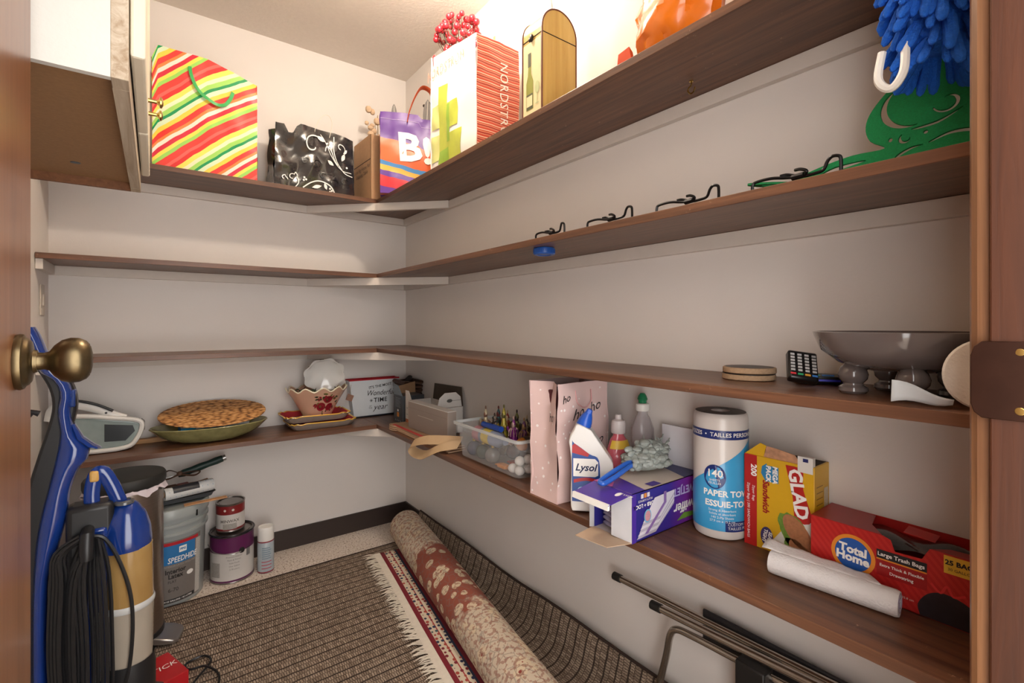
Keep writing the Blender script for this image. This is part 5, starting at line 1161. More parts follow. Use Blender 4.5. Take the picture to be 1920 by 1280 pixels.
# ------------------------------------------------------------------ floor: rugs
def rugmat():
    m, nt, b = nodes('brown_woven_rug'); tc = N(nt, 'ShaderNodeTexCoord')
    mp = N(nt, 'ShaderNodeMapping'); nt.links.new(tc.outputs['UV'], mp.inputs['Vector'])
    nz = N(nt, 'ShaderNodeTexNoise', ins={'Scale': 14.0, 'Detail': 2.0}); nt.links.new(tc.outputs['UV'], nz.inputs['Vector'])
    ad = N(nt, 'ShaderNodeVectorMath', operation='ADD'); sc_ = N(nt, 'ShaderNodeVectorMath', operation='SCALE', ins={'Scale': .010})
    nt.links.new(nz.outputs['Color'], sc_.inputs[0]); nt.links.new(mp.outputs[0], ad.inputs[0]); nt.links.new(sc_.outputs[0], ad.inputs[1])
    br = N(nt, 'ShaderNodeTexBrick', offset=.5, ins={'Scale': 1.0, 'Mortar Size': .0010, 'Mortar Smooth': .5, 'Brick Width': .0072, 'Row Height': .0205})
    br.inputs['Color1'].default_value = (*lin('bda995'), 1); br.inputs['Color2'].default_value = (*lin('8f7c6a'), 1); br.inputs['Mortar'].default_value = (*lin('4a362c'), 1)
    nt.links.new(ad.outputs[0], br.inputs['Vector'])
    n2 = N(nt, 'ShaderNodeTexNoise', ins={'Scale': 330.0, 'Detail': 3.0}); nt.links.new(tc.outputs['UV'], n2.inputs['Vector'])
    k = ramp(nt, [(.36, '4a382e'), (.50, 'ffffff')]); nt.links.new(n2.outputs[0], k.inputs[0])
    mx = N(nt, 'ShaderNodeMix', data_type='RGBA', blend_type='MULTIPLY'); mx.inputs[0].default_value = .75
    nt.links.new(br.outputs['Color'], mx.inputs[6]); nt.links.new(k.outputs[0], mx.inputs[7])
    # extra dark rib between every second row
    sp_ = N(nt, 'ShaderNodeSeparateXYZ'); nt.links.new(ad.outputs[0], sp_.inputs[0])
    w = mth(nt, 'FRACT', mth(nt, 'MULTIPLY', sp_.outputs[1], 1/.041)); rb_ = mth(nt, 'LESS_THAN', w, .13)
    c = mixc(nt, mth(nt, 'MULTIPLY', rb_, .85), mx.outputs[2], '2c1c17')
    nt.links.new(c, b.inputs['Base Color']); b.inputs['Roughness'].default_value = .95
    bumpit(nt, b, mth(nt, 'ADD', br.outputs['Fac'], mth(nt, 'MULTIPLY', n2.outputs[0], -.8)), .9, -.004)
    return m
RG = rugmat()
rug = thing('area_rug', 'large brown ribbed woven rug covering the closet floor, curling up at the right wall', 'rug', (-.70, -1.30, 0))
XR0, YR0, YR1 = -1.40, -.264, -2.40
def rugp(a, b, dz=0.):
    y = YR0+(YR1-YR0)*b; s = a*1.44          # distance across
    e = .012*sin(y*5.3+.6)+.008*sin(y*11)
    x = XR0+s; z = .0015+dz
    k = s-(1.275+e)
    if k > 0:
        r = .075; t = min(k/r, 1.25); x = XR0+1.275+e+r*sin(t); z += r*(1-cos(t))*.95
        x += max(0, k-r*1.25)*cos(1.25); z += max(0, k-r*1.25)*sin(1.25)
    return Vector((min(x, -.012)+.70, y+1.30, z))
mb = MB(); mb.grid(lambda a, b: rugp(a, b), 90, 90, lambda a, b: (a*1.44, (YR1-YR0)*b*-1)); mb.build('woven_field', RG, rug, recalc=False, solid=.006)
BIN = M('rug_binding', '33231d', .9)
MB().tube([rugp(a/60, 0, .0042) for a in range(61)], .0045, 6).build('bound_edge', BIN, rug)
MB().tube([rugp(1, b/60, .0042) for b in range(61)], .0045, 6).build('bound_edge', BIN, rug)
# curled carpet offcut in the corner
cc_ = thing('carpet_scrap', 'curled pointed scrap of beige carpet in the back corner', 'carpet scrap', (-.045, -.085, .0062))
mb = MB(); mb.grid(lambda a, b: (-.07+.085*a+.01*b, -.055*(1-a)*b-.012*a, .002+.055*a*a*(1-.35*b)), 8, 5); mb.build('carpet_piece', CARPET, cc_, solid=.006)
# rolled oriental rug
def orient():
    m, nt, b = nodes('oriental_floral'); tc = N(nt, 'ShaderNodeTexCoord'); sp_ = N(nt, 'ShaderNodeSeparateXYZ'); nt.links.new(tc.outputs['UV'], sp_.inputs[0])
    nz = N(nt, 'ShaderNodeTexNoise', ins={'Scale': 22.0, 'Detail': 3.0}); nt.links.new(tc.outputs['UV'], nz.inputs['Vector'])
    v = N(nt, 'ShaderNodeTexVoronoi', ins={'Scale': 19.0, 'Randomness': .75}); nt.links.new(tc.outputs['UV'], v.inputs['Vector'])
    v2 = N(nt, 'ShaderNodeTexVoronoi', feature='DISTANCE_TO_EDGE', ins={'Scale': 34.0}); nt.links.new(tc.outputs['UV'], v2.inputs['Vector'])
    # rust field in the middle length, cream towards both ends
    fld = mth(nt, 'ADD', sp_.outputs[1], mth(nt, 'MULTIPLY', nz.outputs[0], .22))
    ground = ramp(nt, [(0, 'cabba6'), (.50, 'cabba6'), (.53, '94503f'), (.97, '94503f'), (1, 'cabba6')], 'LINEAR'); nt.links.new(fld, ground.inputs[0])
    fl = mth(nt, 'LESS_THAN', mth(nt, 'ADD', v.outputs['Distance'], mth(nt, 'MULTIPLY', nz.outputs[0], .35)), .60)
    petals = mixc(nt, fl, ground.outputs[0], 'd3c2a6')
    inner = mth(nt, 'LESS_THAN', v.outputs['Distance'], .10); petals = mixc(nt, inner, petals, '8e3f33')
    vine = mth(nt, 'MULTIPLY', mth(nt, 'LESS_THAN', v2.outputs['Distance'], .045), mth(nt, 'GREATER_THAN', nz.outputs[0], .42))
    c = mixc(nt, mth(nt, 'MULTIPLY', vine, .5), petals, '7d6f68')
    n3 = N(nt, 'ShaderNodeTexNoise', ins={'Scale': 70.0, 'Detail': 2.0}); nt.links.new(tc.outputs['UV'], n3.inputs['Vector'])
    dots = ramp(nt, [(.53, '000000'), (.56, 'ffffff')]); nt.links.new(n3.outputs[0], dots.inputs[0])
    c = mixc(nt, mth(nt, 'MULTIPLY', dots.outputs[0], .6), c, '8f4f42')
    nt.links.new(c, b.inputs['Base Color']); b.inputs['Roughness'].default_value = .95
    n4 = N(nt, 'ShaderNodeTexNoise', ins={'Scale': 500.0}); nt.links.new(tc.outputs['UV'], n4.inputs['Vector']); bumpit(nt, b, n4.outputs[0], .4, .002)
    return m
OR = orient()
rr_g = thing('rolled_rug', 'rolled-up red and cream oriental rug with fringe lying on the brown rug', 'rug', (-.135, -.30, .009))
RLEN, RR = 1.95, .080
dirv = Vector((-.154, -1, 0)).normalized(); sidev = Vector((dirv.y, -dirv.x, 0))       # sidev points to -x
if sidev.x > 0: sidev = -sidev
def rp(ang, s, r): return dirv*s+sidev*(r*cos(ang))+Vector((0, 0, RR+.001+r*sin(ang)))
mb = MB()
mb.grid(lambda a, b: rp(-pi/2+2*pi*a*1.0, RLEN*b, RR+.002*sin(9*b)-.006*a), 40, 60, lambda a, b: (a*.5, b*RLEN))
mb.build('roll', OR, rr_g, recalc=False)
mb = MB(); rings = []
for k in range(90):
    a = k/89*2*pi*4; r = RR-.006-.0155*a/(2*pi)
    rings.append([rp(-pi/2-a, .0, r), rp(-pi/2-a, .0, r-.009), rp(-pi/2-a, .05, r-.009), rp(-pi/2-a, .05, r)])
mb.loft(rings, True, True, True).build('spiral_end', M('rug_back_red', '6e2b2a', .95, var=.3, vs=90), rr_g)
MB().tube([rp(2*pi*k/40, .0, RR-.0085) for k in range(40)], .004, 6, closed=True).build('red_binding', M('rug_dark_red', '6a1f28', .9), rr_g)
# flat unrolled end with border and fringe
def flp(a, b):       # a: from the roll towards -x, b: along the roll
    s = .06+(RLEN-.1)*b; w = .140-.030*b
    return dirv*s+sidev*(w*a)+Vector((0, 0, .0045+.002*sin(13*b)*a))
def bordermat():
    m, nt, b = nodes('oriental_border'); tc = N(nt, 'ShaderNodeTexCoord'); sp_ = N(nt, 'ShaderNodeSeparateXYZ'); nt.links.new(tc.outputs['UV'], sp_.inputs[0])
    r = ramp(nt, [(0, '7c2430'), (.44, '7c2430'), (.46, '2a2f45'), (.52, 'd3c6b0'), (.66, 'a63a3a'), (.69, 'd3c6b0'), (.86, '7a1f2b'), (1, '7a1f2b')], 'CONSTANT'); nt.links.new(sp_.outputs[0], r.inputs[0])
    mp = N(nt, 'ShaderNodeMapping', ins={'Scale': (7.5, 46, 1)}); nt.links.new(tc.outputs['UV'], mp.inputs['Vector'])
    v = N(nt, 'ShaderNodeTexVoronoi', ins={'Scale': 1.0, 'Randomness': .35}); nt.links.new(mp.outputs[0], v.inputs['Vector'])
    on = mth(nt, 'MULTIPLY', mth(nt, 'LESS_THAN', v.outputs['Distance'], .34), mth(nt, 'MULTIPLY', mth(nt, 'GREATER_THAN', sp_.outputs[0], .5), mth(nt, 'LESS_THAN', sp_.outputs[0], .87)))
    col = ramp(nt, [(0, '7a2430'), (.35, '2c3350'), (.6, 'a8483c'), (.8, '3e5a5e')], 'CONSTANT'); nt.links.new(v.outputs['Color'], col.inputs[0])
    nt.links.new(mixc(nt, on, r.outputs[0], col.outputs[0]), b.inputs['Base Color']); b.inputs['Roughness'].default_value = .95
    return m
mb = MB(); mb.grid(flp, 8, 60, lambda a, b: (a, b*RLEN)); mb.build('flat_border', bordermat(), rr_g, recalc=False, solid=.004)
FRG = M('fringe_cream', 'e4dccd', .9, var=.12, vs=60)
mb = MB()
mb.grid(lambda a, b: flp(1, b)+sidev*(.028*a)+Vector((0, 0, .0006)), 1, 60)
for k in range(330):
    b = (k+R.random())/330; p = flp(1, b)+sidev*.024; l = R.uniform(.040, .064); dv = (sidev+dirv*R.uniform(-.45, .45)).normalized(); w = dirv*.0034
    q = p+dv*l*.55+Vector((0, 0, R.uniform(.001, .005))); e = p+dv*l+dirv*R.uniform(-.006, .006); e.z = .0045
    i = len(mb.v); mb.v += [tuple(p-w), tuple(p+w), tuple(q+w), tuple(q-w), tuple(e)]
    mb.face((i, i+1, i+2, i+3)); mb.face((i+3, i+2, i+4))
o_ = mb.build('fringe', FRG, rr_g, recalc=False, smooth=False); o_['kind'] = 'stuff'
# ------------------------------------------------------------------ trash can
tc_ = thing('trash_can', 'stainless steel pedal trash can with black lid and white liner', 'trash can', (-1.205, -.45, .0085))
def steel():
    m, nt, b = nodes('brushed_steel'); tc = N(nt, 'ShaderNodeTexCoord'); mp = N(nt, 'ShaderNodeMapping', ins={'Scale': (6, 6, 300)}); nt.links.new(tc.outputs['Object'], mp.inputs['Vector'])
    n = N(nt, 'ShaderNodeTexNoise', ins={'Scale': 1.0, 'Detail': 3.0}); nt.links.new(mp.outputs[0], n.inputs['Vector'])
    nt.links.new(mixc(nt, n.outputs[0], '948b84', 'aaa29b'), b.inputs['Base Color']); b.inputs['Metallic'].default_value = 1.; b.inputs['Roughness'].default_value = .28
    return m
STL = steel()
BKP = M('black_matte_plastic', '1c1b1b', .45, bump=.1, bs=300)
MB().lathe([(.1, .0), (.106, .002), (.106, .045), (.1035, .047)], 44).build('base_ring', BKP, tc_)
MB().lathe([(.1035, .046), (.1035, .535)], 48).build('steel_body', STL, tc_)
mb = MB(); mb.loft([[((.105+e*.006*(1+sin(k*2.1+z*90)))*cos(2*pi*k/60), (.105+e*.006*(1+sin(k*2.1+z*90)))*sin(2*pi*k/60), z-e*.010*sin(k*.9)) for k in range(60)] for z, e in ((.548, 0), (.535, .5), (.522, 1.))], True).build('liner', M('liner_white', 'd8ccd2', .6), tc_)
MB().lathe([(.1035, .535), (.109, .540), (.111, .548), (.111, .566), (.107, .573), (.09, .577), (0, .580)], 52).build('lid', M('lid_black', '232322', .55, bump=.15, bs=500), tc_)
mb = MB(); T = Matrix.Rotation(radians(-18), 4, 'Z')
mb.loft([[tuple(T @ Vector(p)) for p in ((x, -w, z0), (x, w, z0), (x, w*.96, z1), (x, -w*.96, z1))] for x, w, z0, z1 in ((.09, .05, .012, .034), (.125, .052, .008, .026), (.150, .046, .004, .018), (.160, .034, .003, .012))], True, True, True).build('pedal', M('pedal_silver', 'a9a7a6', .3, .9), tc_, bevel=.003)
# ------------------------------------------------------------------ paint bucket and gear
pbk = thing('paint_bucket', 'five gallon grey paint bucket with blue band label', 'paint bucket', (-1.082, -.1395, .0006)); pbk.scale = (.89, .89, 1)
MB().lathe([(0, 0), (.128, 0), (.131, .004), (.140, .27), (.1405, .272), (.150, .274), (.150, .283), (.1415, .285), (.1425, .305), (.152, .307), (.152, .317), (.143, .319), (.144, .336), (.154, .338), (.155, .362), (.150, .372), (.143, .374), (.141, .366), (0, .364)], 64).build('bucket_shell', M('bucket_grey', '9aa09f', .3, var=.05), pbk)
fk = lambda u, v, e=.0008: Vector(((.1315+.033*v+e)*sin(u/.136), -(.1315+.033*v+e)*cos(u/.136), v))
lab_ = patch(pbk, 'label', fk, -.16, .13, .015, .255, 40, 2, M('label_grey_brown', '77706b', .35, var=.05))
patch(lab_, 'blue_band', lambda u, v: fk(u, v, .0012), -.16, .10, .165, .238, 36, 2, M('label_blue', '2a72ad', .35, var=.06))
patch(lab_, 'red_band', lambda u, v: fk(u, v, .0013), -.16, .115, .238, .250, 36, 1, M('label_red2', 'b3202b', .35))
patch(lab_, 'black_strip', lambda u, v: fk(u, v, .0012), -.16, .10, .018, .032, 36, 1, BLACK)
patch(lab_, 'side_text_panel', lambda u, v: fk(u, v, .0012), .104, .13, .02, .235, 6, 8, M('label_pale', 'b7b4ae', .5, var=.25, vs=220))
txt(lab_, 'SPEEDHIDE', lambda u, v: fk(u, v, .0022), .030, WHITE, shear=.15, at=(.050, .180), bold=.0004, sx=.76)
txt(lab_, 'INTERIOR LATEX WALL PAINT', lambda u, v: fk(u, v, .0022), .0095, M('label_text_pale', 'a9a19a', .5), at=(.045, .158))
txt(lab_, 'Interior\nLatex', lambda u, v: fk(u, v, .0022), .024, M('ink_deep', '26211f', .5), at=(.022, .128), bold=.0008, line=.8)
txt(lab_, 'FLAT', lambda u, v: fk(u, v, .0022), .014, M('ink_deep', '26211f', .5), at=(.010, .098))
txt(lab_, '6-70', lambda u, v: fk(u, v, .0022), .021, M('ink_deep', '26211f', .5), at=(.014, .066))
txt(lab_, '4.84 US GALLONS / 18.3 LITERS', lambda u, v: fk(u, v, .0022), .0085, WHITE, at=(.03, .025), bold=.0002)
decal(lab_, 'white_oval', [ell(.078, .115, .014, .009, 18)], lambda u, v: fk(u, v, .0022), WHITE)
decal(lab_, 'logo_tile', [rect(.034, .062, .205, .228)], lambda u, v: fk(u, v, .0022), WHITE)
txt(lab_, 'PPG', lambda u, v: fk(u, v, .0030), .012, M('label_blue', '2a72ad'), at=(.048, .2165), bold=.0005)
for a in (-20, 40, 100): MB().box((-.003, -.158, .33), (.003, -.153, .352), Matrix.Rotation(radians(a), 4, 'Z')).build('lid_tab', BKP, pbk, smooth=False)
zb = .3755
rc_ = thing('roller_cover', 'white paint roller cover with blue thread in dark packaging on the bucket', 'roller cover', (-1.015, -.185, zb+.0445), radians(14))
T = Matrix.Rotation(pi/2, 4, 'Y')
MB().lathe([(.012, -.085), (.0225, -.085), (.0235, -.08), (.0235, .080), (.0225, .085), (.012, .085)], 24, T=T).build('nap', M('roller_nap', 'd6d8d8', .9, bump=.8, bs=300), rc_)
mb = MB(); mb.tube([(-.08+.16*k/60, .0238*cos(k*.9), .0238*sin(k*.9)) for k in range(61)], .0008, 4); mb.build('blue_thread', M('thread_blue', '4a86b8', .7), rc_)
MB().lathe([(.0241, -.06), (.0241, .03)], 24, T=T, a0=radians(150), a1=radians(260)).build('dark_sleeve', M('sleeve_dark', '34353a', .4), rc_)
MB().lathe([(.011, -.086), (.012, -.086), (.012, .086), (.011, .086)], 16, T=T).build('core', KR, rc_)
cp = thing('paper_cup', 'small white paper cup on the bucket lid beside the roller cover', 'cup', (-1.140, -.238, zb))
MB().lathe([(0, .001), (.018, 0), (.024, .055), (.0255, .056), (.0255, .059), (.023, .058), (.017, .004), (0, .004)], 24).build('cup_wall', M('cup_white', 'd6d5d3', .5), cp)
tr = thing('paint_tray_liner', 'grey plastic paint tray under the roller cover', 'paint tray', (-1.04, -.135, zb), radians(8))
MB().loft([rr(.10, .05, .0, .015), rr(.105, .055, .012, .015), rr(.112, .060, .018, .015), rr(.108, .056, .016, .015), rr(.098, .048, .004, .015)], True, True, True).build('tray_shell', M('tray_grey', '4d4f52', .5), tr)
br_ = thing('paint_brush', 'paint brush with brown bristles and red ferrule lying on the tray', 'brush', (-1.13, -.115, zb+.0315), radians(12))
MB().box((-.02, -.035, -.012), (.085, .035, .012)).build('bristles', wood('bristle_brown', '3a241a', '6b4632', 0, .8, 3), br_, bevel=.006)
MB().box((.085, -.033, -.011), (.125, .033, .011)).build('ferrule', M('ferrule_red', '7e2a2a', .4), br_, bevel=.003)
MB().tube([(.125, 0, 0), (.15, 0, .003), (.19, 0, .006)], [.014, .009, .011], 10).build('brush_handle', wood('brush_wood', '7a4a2a', '9c6a44', 0, .5), br_)
gh = thing('paint_roller', 'dark green paint roller handle with steel socket above the bucket', 'roller handle', (-1.03, -.085, zb+.088), radians(4))
Tg = Matrix.Rotation(radians(-14), 4, 'Y')
MB().tube([tuple(Tg @ Vector(p)) for p in ((-.02, 0, 0), (0, 0, 0), (.03, 0, 0), (.06, 0, 0), (.09, 0, 0), (.12, 0, 0), (.145, 0, 0))], [.010, .015, .0135, .0155, .0135, .0155, .014], 14).build('grip', M('dark_green_rubber', '16302b', .5), gh)
MB().tube([tuple(Tg @ Vector(p)) for p in ((.143, 0, 0), (.157, 0, 0))], .0125, 14).build('steel_socket', M('pedal_silver', 'a9a7a6'), gh)
MB().tube([tuple(Tg @ Vector(p)) for p in ((-.02, 0, 0), (-.06, 0, .005), (-.11, -.02, .0))], .004, 8).build('wire_arm', M('pedal_silver', 'a9a7a6'), gh)
rbn = thing('leather_tie', 'brown leather strap tied in a bow around the roller handle', 'strap', (-1.045, -.120, zb+.098))
for s, l in ((-1, .06), (1, .07)):
    MB().tube(smoothpath([(0, 0, 0), (s*l*.6, -.012, .022*s*-.4+.012), (s*l, -.014, .0), (s*l*.7, -.01, -.014), (0, 0, -.003)]), .0075, 6, flat=.25).build('bow_loop', M('leather_brown', '5c4030', .6), rbn)
MB().sphere((0, -.004, 0), .011, (1, 1, .9), 10, 6).build('knot', M('leather_brown', '5c4030', .6), rbn)
stk_ = thing('stir_stick', 'pale wooden paint stir stick jutting out from the bucket top', 'stir stick', (-.985, -.240, zb+.0005), radians(5))
MB().box((-.05, -.012, 0), (.095, .012, .004)).build('stick', wood('stick_wood', 'a5754a', 'c29468', 0, .7), stk_, smooth=False)
# paint cans
def can(loc, r, h, label, c1, c2, split, rz=0.):
    t = thing('paint_can', label, 'paint can', loc, rz)
    TIN = M('tin_metal', '8f8883', .3, .9)
    MB().lathe([(0, .002), (r*.94, .002), (r, 0), (r, .004), (r*.985, .006), (r*.985, h-.008), (r*1.02, h-.005), (r*1.02, h), (r*.93, h), (r*.92, h-.006), (r*.80, h-.006), (r*.79, h-.003), (0, h-.003)], 48).build('can_body', TIN, t)
    MB().lathe([(r*.992, .006), (r*.992, h*split)], 48).build('white_label', M('can_label', 'c9c4bf', .4, var=.06), t)
    MB().lathe([(r*.993, h*split), (r*.993, h-.009)], 48).build('colour_band', M('can_'+c1, c1, .35, var=.08), t)
    MB().lathe([(r*.994, .0065), (r*.994, .014)], 48).build('bottom_band', M('can_'+c2, c2, .4), t)
    return t, (lambda u, v, e=.0012: Vector(((r+e)*sin(u/r), -(r+e)*cos(u/r), v)))
t, fcan = can((-.858, -.122, .0006), .083, .200, 'large paint can with purple top band and dripped lid', '5d1f4f', '5d1f4f', .64, radians(-8))
for k in range(5): txt(t, ('Premium Interior', 'Paint & Primer', 'Satin Finish', 'One Gallon', '3.78 Liters')[k], fcan, .0085, M('print_grey2', '6e6964', .5), at=(.01, .112-.013*k))
patch(t, 'fine_print', fcan, -.085, -.045, .03, .09, 6, 4, M('print_small', '9c9791', .5, var=.4, vs=300))
decal(t, 'bar_code', [rect(.058+.003*k, .0595+.003*k, .10, .135) for k in range(6)], lambda u, v: fcan(u, v, .0016), BLACK)['kind'] = 'stuff'
MB().tube(smoothpath([(-.088, -.012, .155), (-.06, -.075, .140), (.0, -.096, .128), (.035, -.086, .130)]), .0018, 6).build('wire_bail', M('pedal_silver', 'a9a7a6'), t)
MB().lathe([(0, 0), (.012, 0), (.010, .004), (0, .005)], 16, T=Matrix.Translation((.037, -.0735, .130)) @ Matrix.Rotation(radians(27), 4, 'Z') @ Matrix.Rotation(pi/2, 4, 'X')).build('bail_ear', BKP, t)
MB().tube([(.083*cos(2*pi*k/60), .083*sin(2*pi*k/60), .199) for k in range(60)], .004, 6, closed=True).build('dripped_rim', M('drip_dark', '1b1a22', .25), t)
t, fcan = can((-.864, -.118, .2052), .0545, .118, 'small quart paint can with red band standing on the large can', '7c1d1e', '7c1d1e', .62, radians(-5))
txt(t, 'MINWAX', fcan, .017, M('print_grey2', '6e6964', .5), at=(-.004, .046), bold=.0004)
patch(t, 'fine_print', fcan, -.03, .022, .012, .036, 6, 3, M('print_small', '9c9791', .5, var=.4, vs=300))
for k in range(2): decal(t, 'round_mark', [ell(-.022+.03*k, .092, .005, n=12)], fcan, M('print_pale', 'cfc6be'))
sp_c = thing('spray_can', 'white capped spray can with red bottom ring beside the paint cans', 'spray can', (-.735, -.168, .0004))
MB().lathe([(0, .001), (.031, .001), (.033, .004), (.033, .135), (.030, .140), (0, .140)], 32).build('can_body', M('spray_label', 'a9b4bb', .3, var=.12, vs=60), sp_c)
MB().lathe([(.0333, .004), (.0333, .009)], 32).build('red_ring', M('ring_red', '8e2233', .4), sp_c)
MB().lathe([(.0333, .134), (.0333, .139)], 32).build('red_ring', M('ring_red', '8e2233', .4), sp_c)
MB().lathe([(.0325, .139), (.033, .142), (.0325, .190), (.030, .196), (.026, .197), (.024, .194), (0, .194)], 32).build('cap', M('cap_white2', 'e3e1dd', .35), sp_c)
fsp = lambda u, v, e=.0012: Vector(((.033+e)*sin(u/.033), -(.033+e)*cos(u/.033), v))
for k in range(6): patch(sp_c, 'printed_line', fsp, -.02, .012+.004*(k % 2), .11-.009*k, .113-.009*k, 6, 1, M('print_blue_grey', '6f8494', .5))
for k in range(3): patch(sp_c, 'red_print', fsp, -.022, .018, .050-.014*k, .054-.014*k, 6, 1, M('print_soft_red', 'b05560', .5))
# ------------------------------------------------------------------ upright vacuum
vc = thing('upright_vacuum', 'blue upright vacuum cleaner with clear dust bin and wrapped black cord', 'vacuum cleaner', (-1.24, -1.0, .0085))
VB, VK = M('vac_blue', '13337c', .18, var=.12, vs=14, coat=.6), M('vac_black', '1a1a1c', .4)
left = [(-.135, 1.10), (-.109, 1.054), (-.100, .977), (-.067, .945), (-.059, .895), (-.060, .83), (-.076, .729), (-.095, .631), (-.103, .542), (-.107, .395), (-.106, .20)]
right = [(-.112, 1.07), (-.088, 1.025), (-.050, .95), (-.038, .916), (-.047, .885), (-.046, .86), (-.028, .813), (.007, .782), (-.024, .748), (-.042, .698), (-.050, .628), (-.070, .532), (-.078, .467), (-.076, .20)]
sl_, sr_ = smoothpath(left, 4), smoothpath(right, 4)
def along(path, z):
    for (x0, z0), (x1, z1) in zip(path, path[1:]):
        if z1 <= z <= z0: return x0+(x1-x0)*(z0-z)/max(1e-6, z0-z1)
    return path[0][0] if z > path[0][1] else path[-1][0]
rings = []
for k in range(60):
    z = 1.07-.87*k/59; xa, xb = along(sl_, z), min(along(sr_, z), along(sl_, z)+.058); cx_, hw = (xa+xb)/2, max(.012, (xb-xa)/2)
    rings.append([(cx_+hw*cos(2*pi*q/18), .030*sin(2*pi*q/18), z) for q in range(18)])
sp_b = MB().loft(rings, True, True, True).build('spine', VB, vc, ang=60)
MB().loft([[(x+.008*cos(2*pi*q/12)*w, .026*sin(2*pi*q/12)*w, z) for q in range(12)] for x, z, w in ((-.040, .845, .6), (-.028, .812, 1.), (-.010, .792, 1.1), (.004, .784, .8), (.009, .782, .3))], True, True, True).build('grip_lip', VB, sp_b)
MB().box((-.044, -.014, .885), (-.034, .014, .925)).build('switch', M('vac_blue_dark', '14306c', .3), sp_b, bevel=.003)
blk = smoothpath([(-.108, .99), (-.083, .94), (-.074, .897), (-.079, .852), (-.097, .781), (-.115, .70), (-.125, .6), (-.128, .4), (-.128, .2)], 4)
MB().prism(blk+[(u+.042, v) for u, v in blk[::-1]], lambda u, v: (u, -.010, v), lambda u, v: (u, .032, v)).build('rear_cover', VK, vc, bevel=.006)
MB().tube([(-.125, .03, .86), (-.112, .03, .875), (-.10, .03, .87)], .007, 8).build('tool_hook', VK, vc)
MB().tube(smoothpath([(-.15, .03, .78), (-.155, .03, .70), (-.15, .03, .60), (-.14, .03, .45), (-.13, .03, .25)]), .014, 10).build('hose', M('hose_grey', 'c4c2be', .5), vc)
MB().box((-.05, -.03, .16), (.036, .035, .655)).build('motor_column', VK, vc, bevel=.012)
MB().box((-.012, -.037, .12), (.024, -.015, .60)).build('blue_column', VB, vc, bevel=.006)
decal(vc, 'sticker', [rect(.001, .013, .245, .405)], lambda u, v: Vector((u, -.0376, v)), M('sticker_white', 'cfcdc8', .5, var=.2, vs=300))
# dust bin with dome
def binmat(c1, c2):
    m, nt, b = nodes('dusty_clear_bin'); tc = N(nt, 'ShaderNodeTexCoord'); n = N(nt, 'ShaderNodeTexNoise', ins={'Scale': 10.0}); nt.links.new(tc.outputs['Object'], n.inputs['Vector'])
    nt.links.new(mixc(nt, n.outputs[0], c1, c2), b.inputs['Base Color']); b.inputs['Roughness'].default_value = .12; b.inputs['Alpha'].default_value = .9; b.inputs['Coat Weight'].default_value = .5
    return m
cxb = .062; rb2 = .048
dbn = MB().lathe([(0, .255), (rb2, .255), (rb2+.002, .388)], 40, c=(cxb, 0, 0)).build('dust_bin', binmat('9c9184', 'b3a899'), vc)
MB().lathe([(rb2+.002, .388), (rb2, .535), (rb2-.004, .538), (0, .538)], 40, c=(cxb, 0, 0)).build('amber_upper_bin', binmat('94713f', 'b8965e'), dbn)
MB().lathe([(.014, .26), (.018, .50), (.03, .535)], 20, c=(cxb, 0, 0)).build('cyclone_core', M('cyclone_tan', 'a5814f', .4), dbn)
MB().lathe([(rb2+.0025, .388), (rb2+.005, .392), (rb2+.005, .400), (rb2+.0025, .404)], 40, c=(cxb, 0, 0)).build('bin_ring', M('clear_rim', 'd9dcdc'), dbn)
dme = MB().lathe([(rb2+.002, .533), (rb2+.003, .545), (rb2, .580), (rb2-.010, .612), (rb2-.025, .636), (.012, .646), (0, .648)], 40, c=(cxb-.004, 0, 0)).build('dome', VB, vc)
MB().lathe([(.020, .641), (.020, .647), (.015, .650), (.012, .646), (0, .645)], 24, c=(cxb-.008, -.008, 0)).build('dome_dial', M('dial_grey', '6b6f74', .25, .6), dme)
bhd = MB().tube(smoothpath([(.004, 0, .58), (-.006, 0, .66), (.0, 0, .715), (.014, 0, .722), (.03, 0, .69), (.045, 0, .645)]), .011, 10, flat=1.4).build('bin_handle', VB, vc)
MB().box((-.010, -.013, .703), (.008, .013, .730)).build('release_button', M('button_tan', 'c59a52', .4), bhd, bevel=.005)
MB().lathe([(rb2+.002, .14), (rb2+.006, .16), (rb2+.006, .235), (rb2+.003, .262)], 36, c=(cxb, 0, 0)).build('bin_base', VK, vc)
# foot
MB().loft([[(-.13, -.14, z0), (.13, -.14, z0), (.13, .13, z0), (-.13, .13, z0)] if False else [(x*k, y*k, z0) for x, y in ((-.14, -.15), (.15, -.15), (.15, .13), (-.14, .13))] for z0, k in ((.012, .97), (.05, 1.), (.10, .9), (.15, .6))], True, True, True).build('floor_head', VK, vc, bevel=.012)
for s in (-1, 1): MB().lathe([(0, -.012), (.03, -.012), (.033, 0), (.03, .012), (0, .012)], 20, T=Matrix.Translation((s*.10, .10, .033)) @ Matrix.Rotation(pi/2, 4, 'Y')).build('wheel', VK, vc)
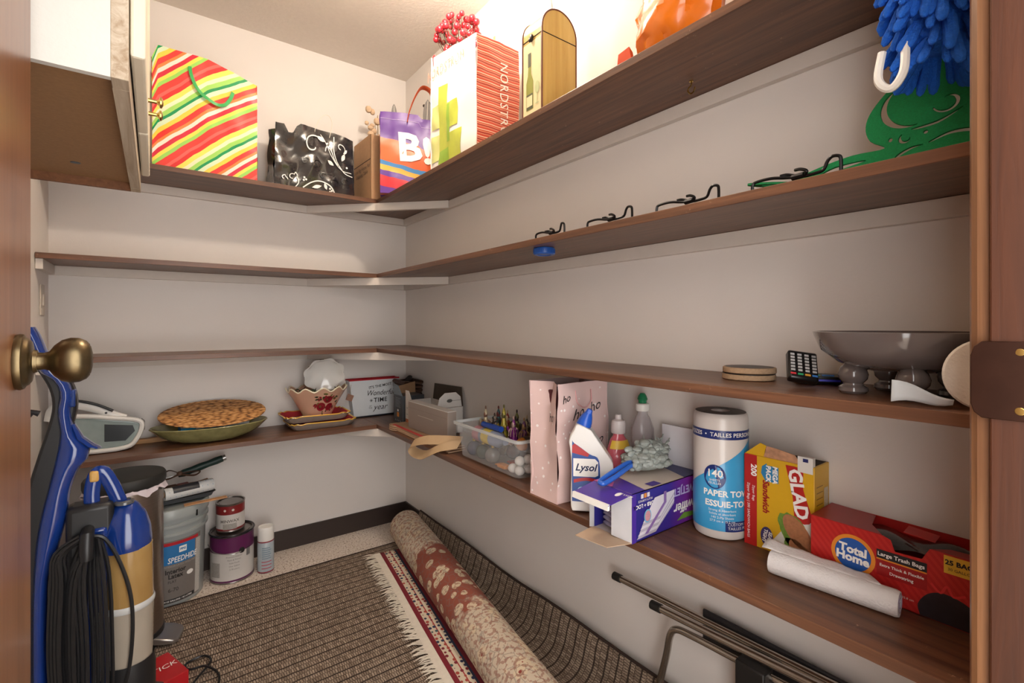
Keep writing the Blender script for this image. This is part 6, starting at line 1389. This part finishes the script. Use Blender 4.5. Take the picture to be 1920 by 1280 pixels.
# cord hook and cord
MB().tube([(-.010, -.03, .60), (-.010, -.06, .595), (-.010, -.068, .57), (-.010, -.068, .545)], [.012, .013, .0135, .012], 10).build('cord_hook', VK, vc)
mb = MB()
for k in range(9):
    x0, x1 = -.070+.006*k, -.040+.0085*k; zt = .594-.004*(k % 3); yb = -.045-.004*(k % 4)
    bot = .13+.012*(k % 4)
    mb.tube(smoothpath([(-.012+.003*(k-4), yb, zt), (-.035+.004*k-.03*(k < 5), yb, zt-.03), (x0, yb-.006, .50), (x0-.004, yb-.006, .35), (x0+.004, yb-.005, .20), ((x0+x1)/2, yb-.002, bot), (x1+.004, yb-.006, .20), (x1+.006, yb-.008, .35), (x1, yb-.008, .50), (.0+.003*(k-4), yb, zt-.004)], 4), .0042, 6)
mb.tube(smoothpath([(-.005, -.055, .592), (.02, -.058, .583), (.045, -.06, .53), (.066, -.062, .45), (.072, -.062, .37), (.066, -.058, .27), (.05, -.055, .21), (.02, -.05, .19)]), .0042, 6)
mb.build('power_cord', M('cord_black', '1b1b1d', .35), vc)
# red box and loose cord on the rug
rx = thing('red_box', 'small red box with white lettering on the rug beside the vacuum', 'box', (-1.115, -.735, .0165), radians(20))
MB().box((-.045, -.08, 0), (.045, .06, .045)).build('box_body', M('gloss_red', 'b01e24', .3), rx, smooth=False, bevel=.002)
txt(rx, 'STICK', plane((0, -.01, .045), (1, 0, 0), (0, 1, 0)), .03, WHITE, shear=.2)
cdx = thing('loose_cord', 'loops of thin black cord lying on the rug by the red box', 'cord', (-1.02, -.76, .0185))
MB().tube(smoothpath([(-.05, -.09, .0), (.0, -.02, .003), (.035, .03, .006), (.02, .075, .004), (-.022, .072, .002), (-.030, .05, .003), (-.018, .025, .005), (.02, .01, .008), (.05, -.05, .002), (.03, -.12, .0), (-.02, -.16, .0)], 6), .0034, 6).build('cord', M('cord_black', '1b1b1d'), cdx)
# ------------------------------------------------------------------ folded metal chair leaning at the right wall
fch = thing('folding_stool', 'folded tubular metal stool with black end caps leaning along the right wall', 'stool', (-.06, -1.9, 0))
CHM = M('chrome_dull', 'b8b0a8', .2, .95, var=.15)
def W(p): return (p[0]+.06, p[1]+1.9, p[2])
MB().tube([W((-.035, -1.57, .341)), W((-.035, -2.25, .366))], .0095, 12).build('upper_tube', CHM, fch)
MB().tube([W((-.035, -1.548, .340)), W((-.035, -1.575, .341))], .0115, 12).build('end_cap', BKP, fch)
MB().tube([W((-.075, -1.735, .347)), W((-.075, -2.25, .378))], .0095, 12).build('lower_tube', CHM, fch)
MB().tube([W((-.075, -1.712, .346)), W((-.075, -1.742, .3475))], .0115, 12).build('end_cap', BKP, fch)
MB().tube([W(p) for p in smoothpath([(-.058, -1.93, .318), (-.058, -1.82, .312), (-.058, -1.775, .305), (-.058, -1.757, .28), (-.058, -1.745, .22), (-.074, -1.722, .095), (-.082, -1.716, .064)], 4)], .009, 12).build('bent_leg', CHM, fch)
MB().tube([W(p) for p in ((-.058, -1.93, .318), (-.058, -2.1, .326), (-.058, -2.24, .33))], .009, 12).build('bent_leg', CHM, fch)
MB().tube([W((-.0815, -1.7165, .072)), W((-.083, -1.714, .057))], .0115, 12).build('foot_cap', BKP, fch)
MB().tube([W((-.058, -2.24, .33)), W((-.076, -2.29, .045))], .009, 12).build('rear_leg', CHM, fch)
MB().box(W((-.088, -2.01, .19)), W((-.046, -1.945, .338))).build('hinge_bracket', BKP, fch, bevel=.004)
MB().box(W((-.030, -2.20, .30)), W((-.022, -1.83, .375))).build('folded_seat', M('seat_black', '232124', .5), fch, bevel=.004)
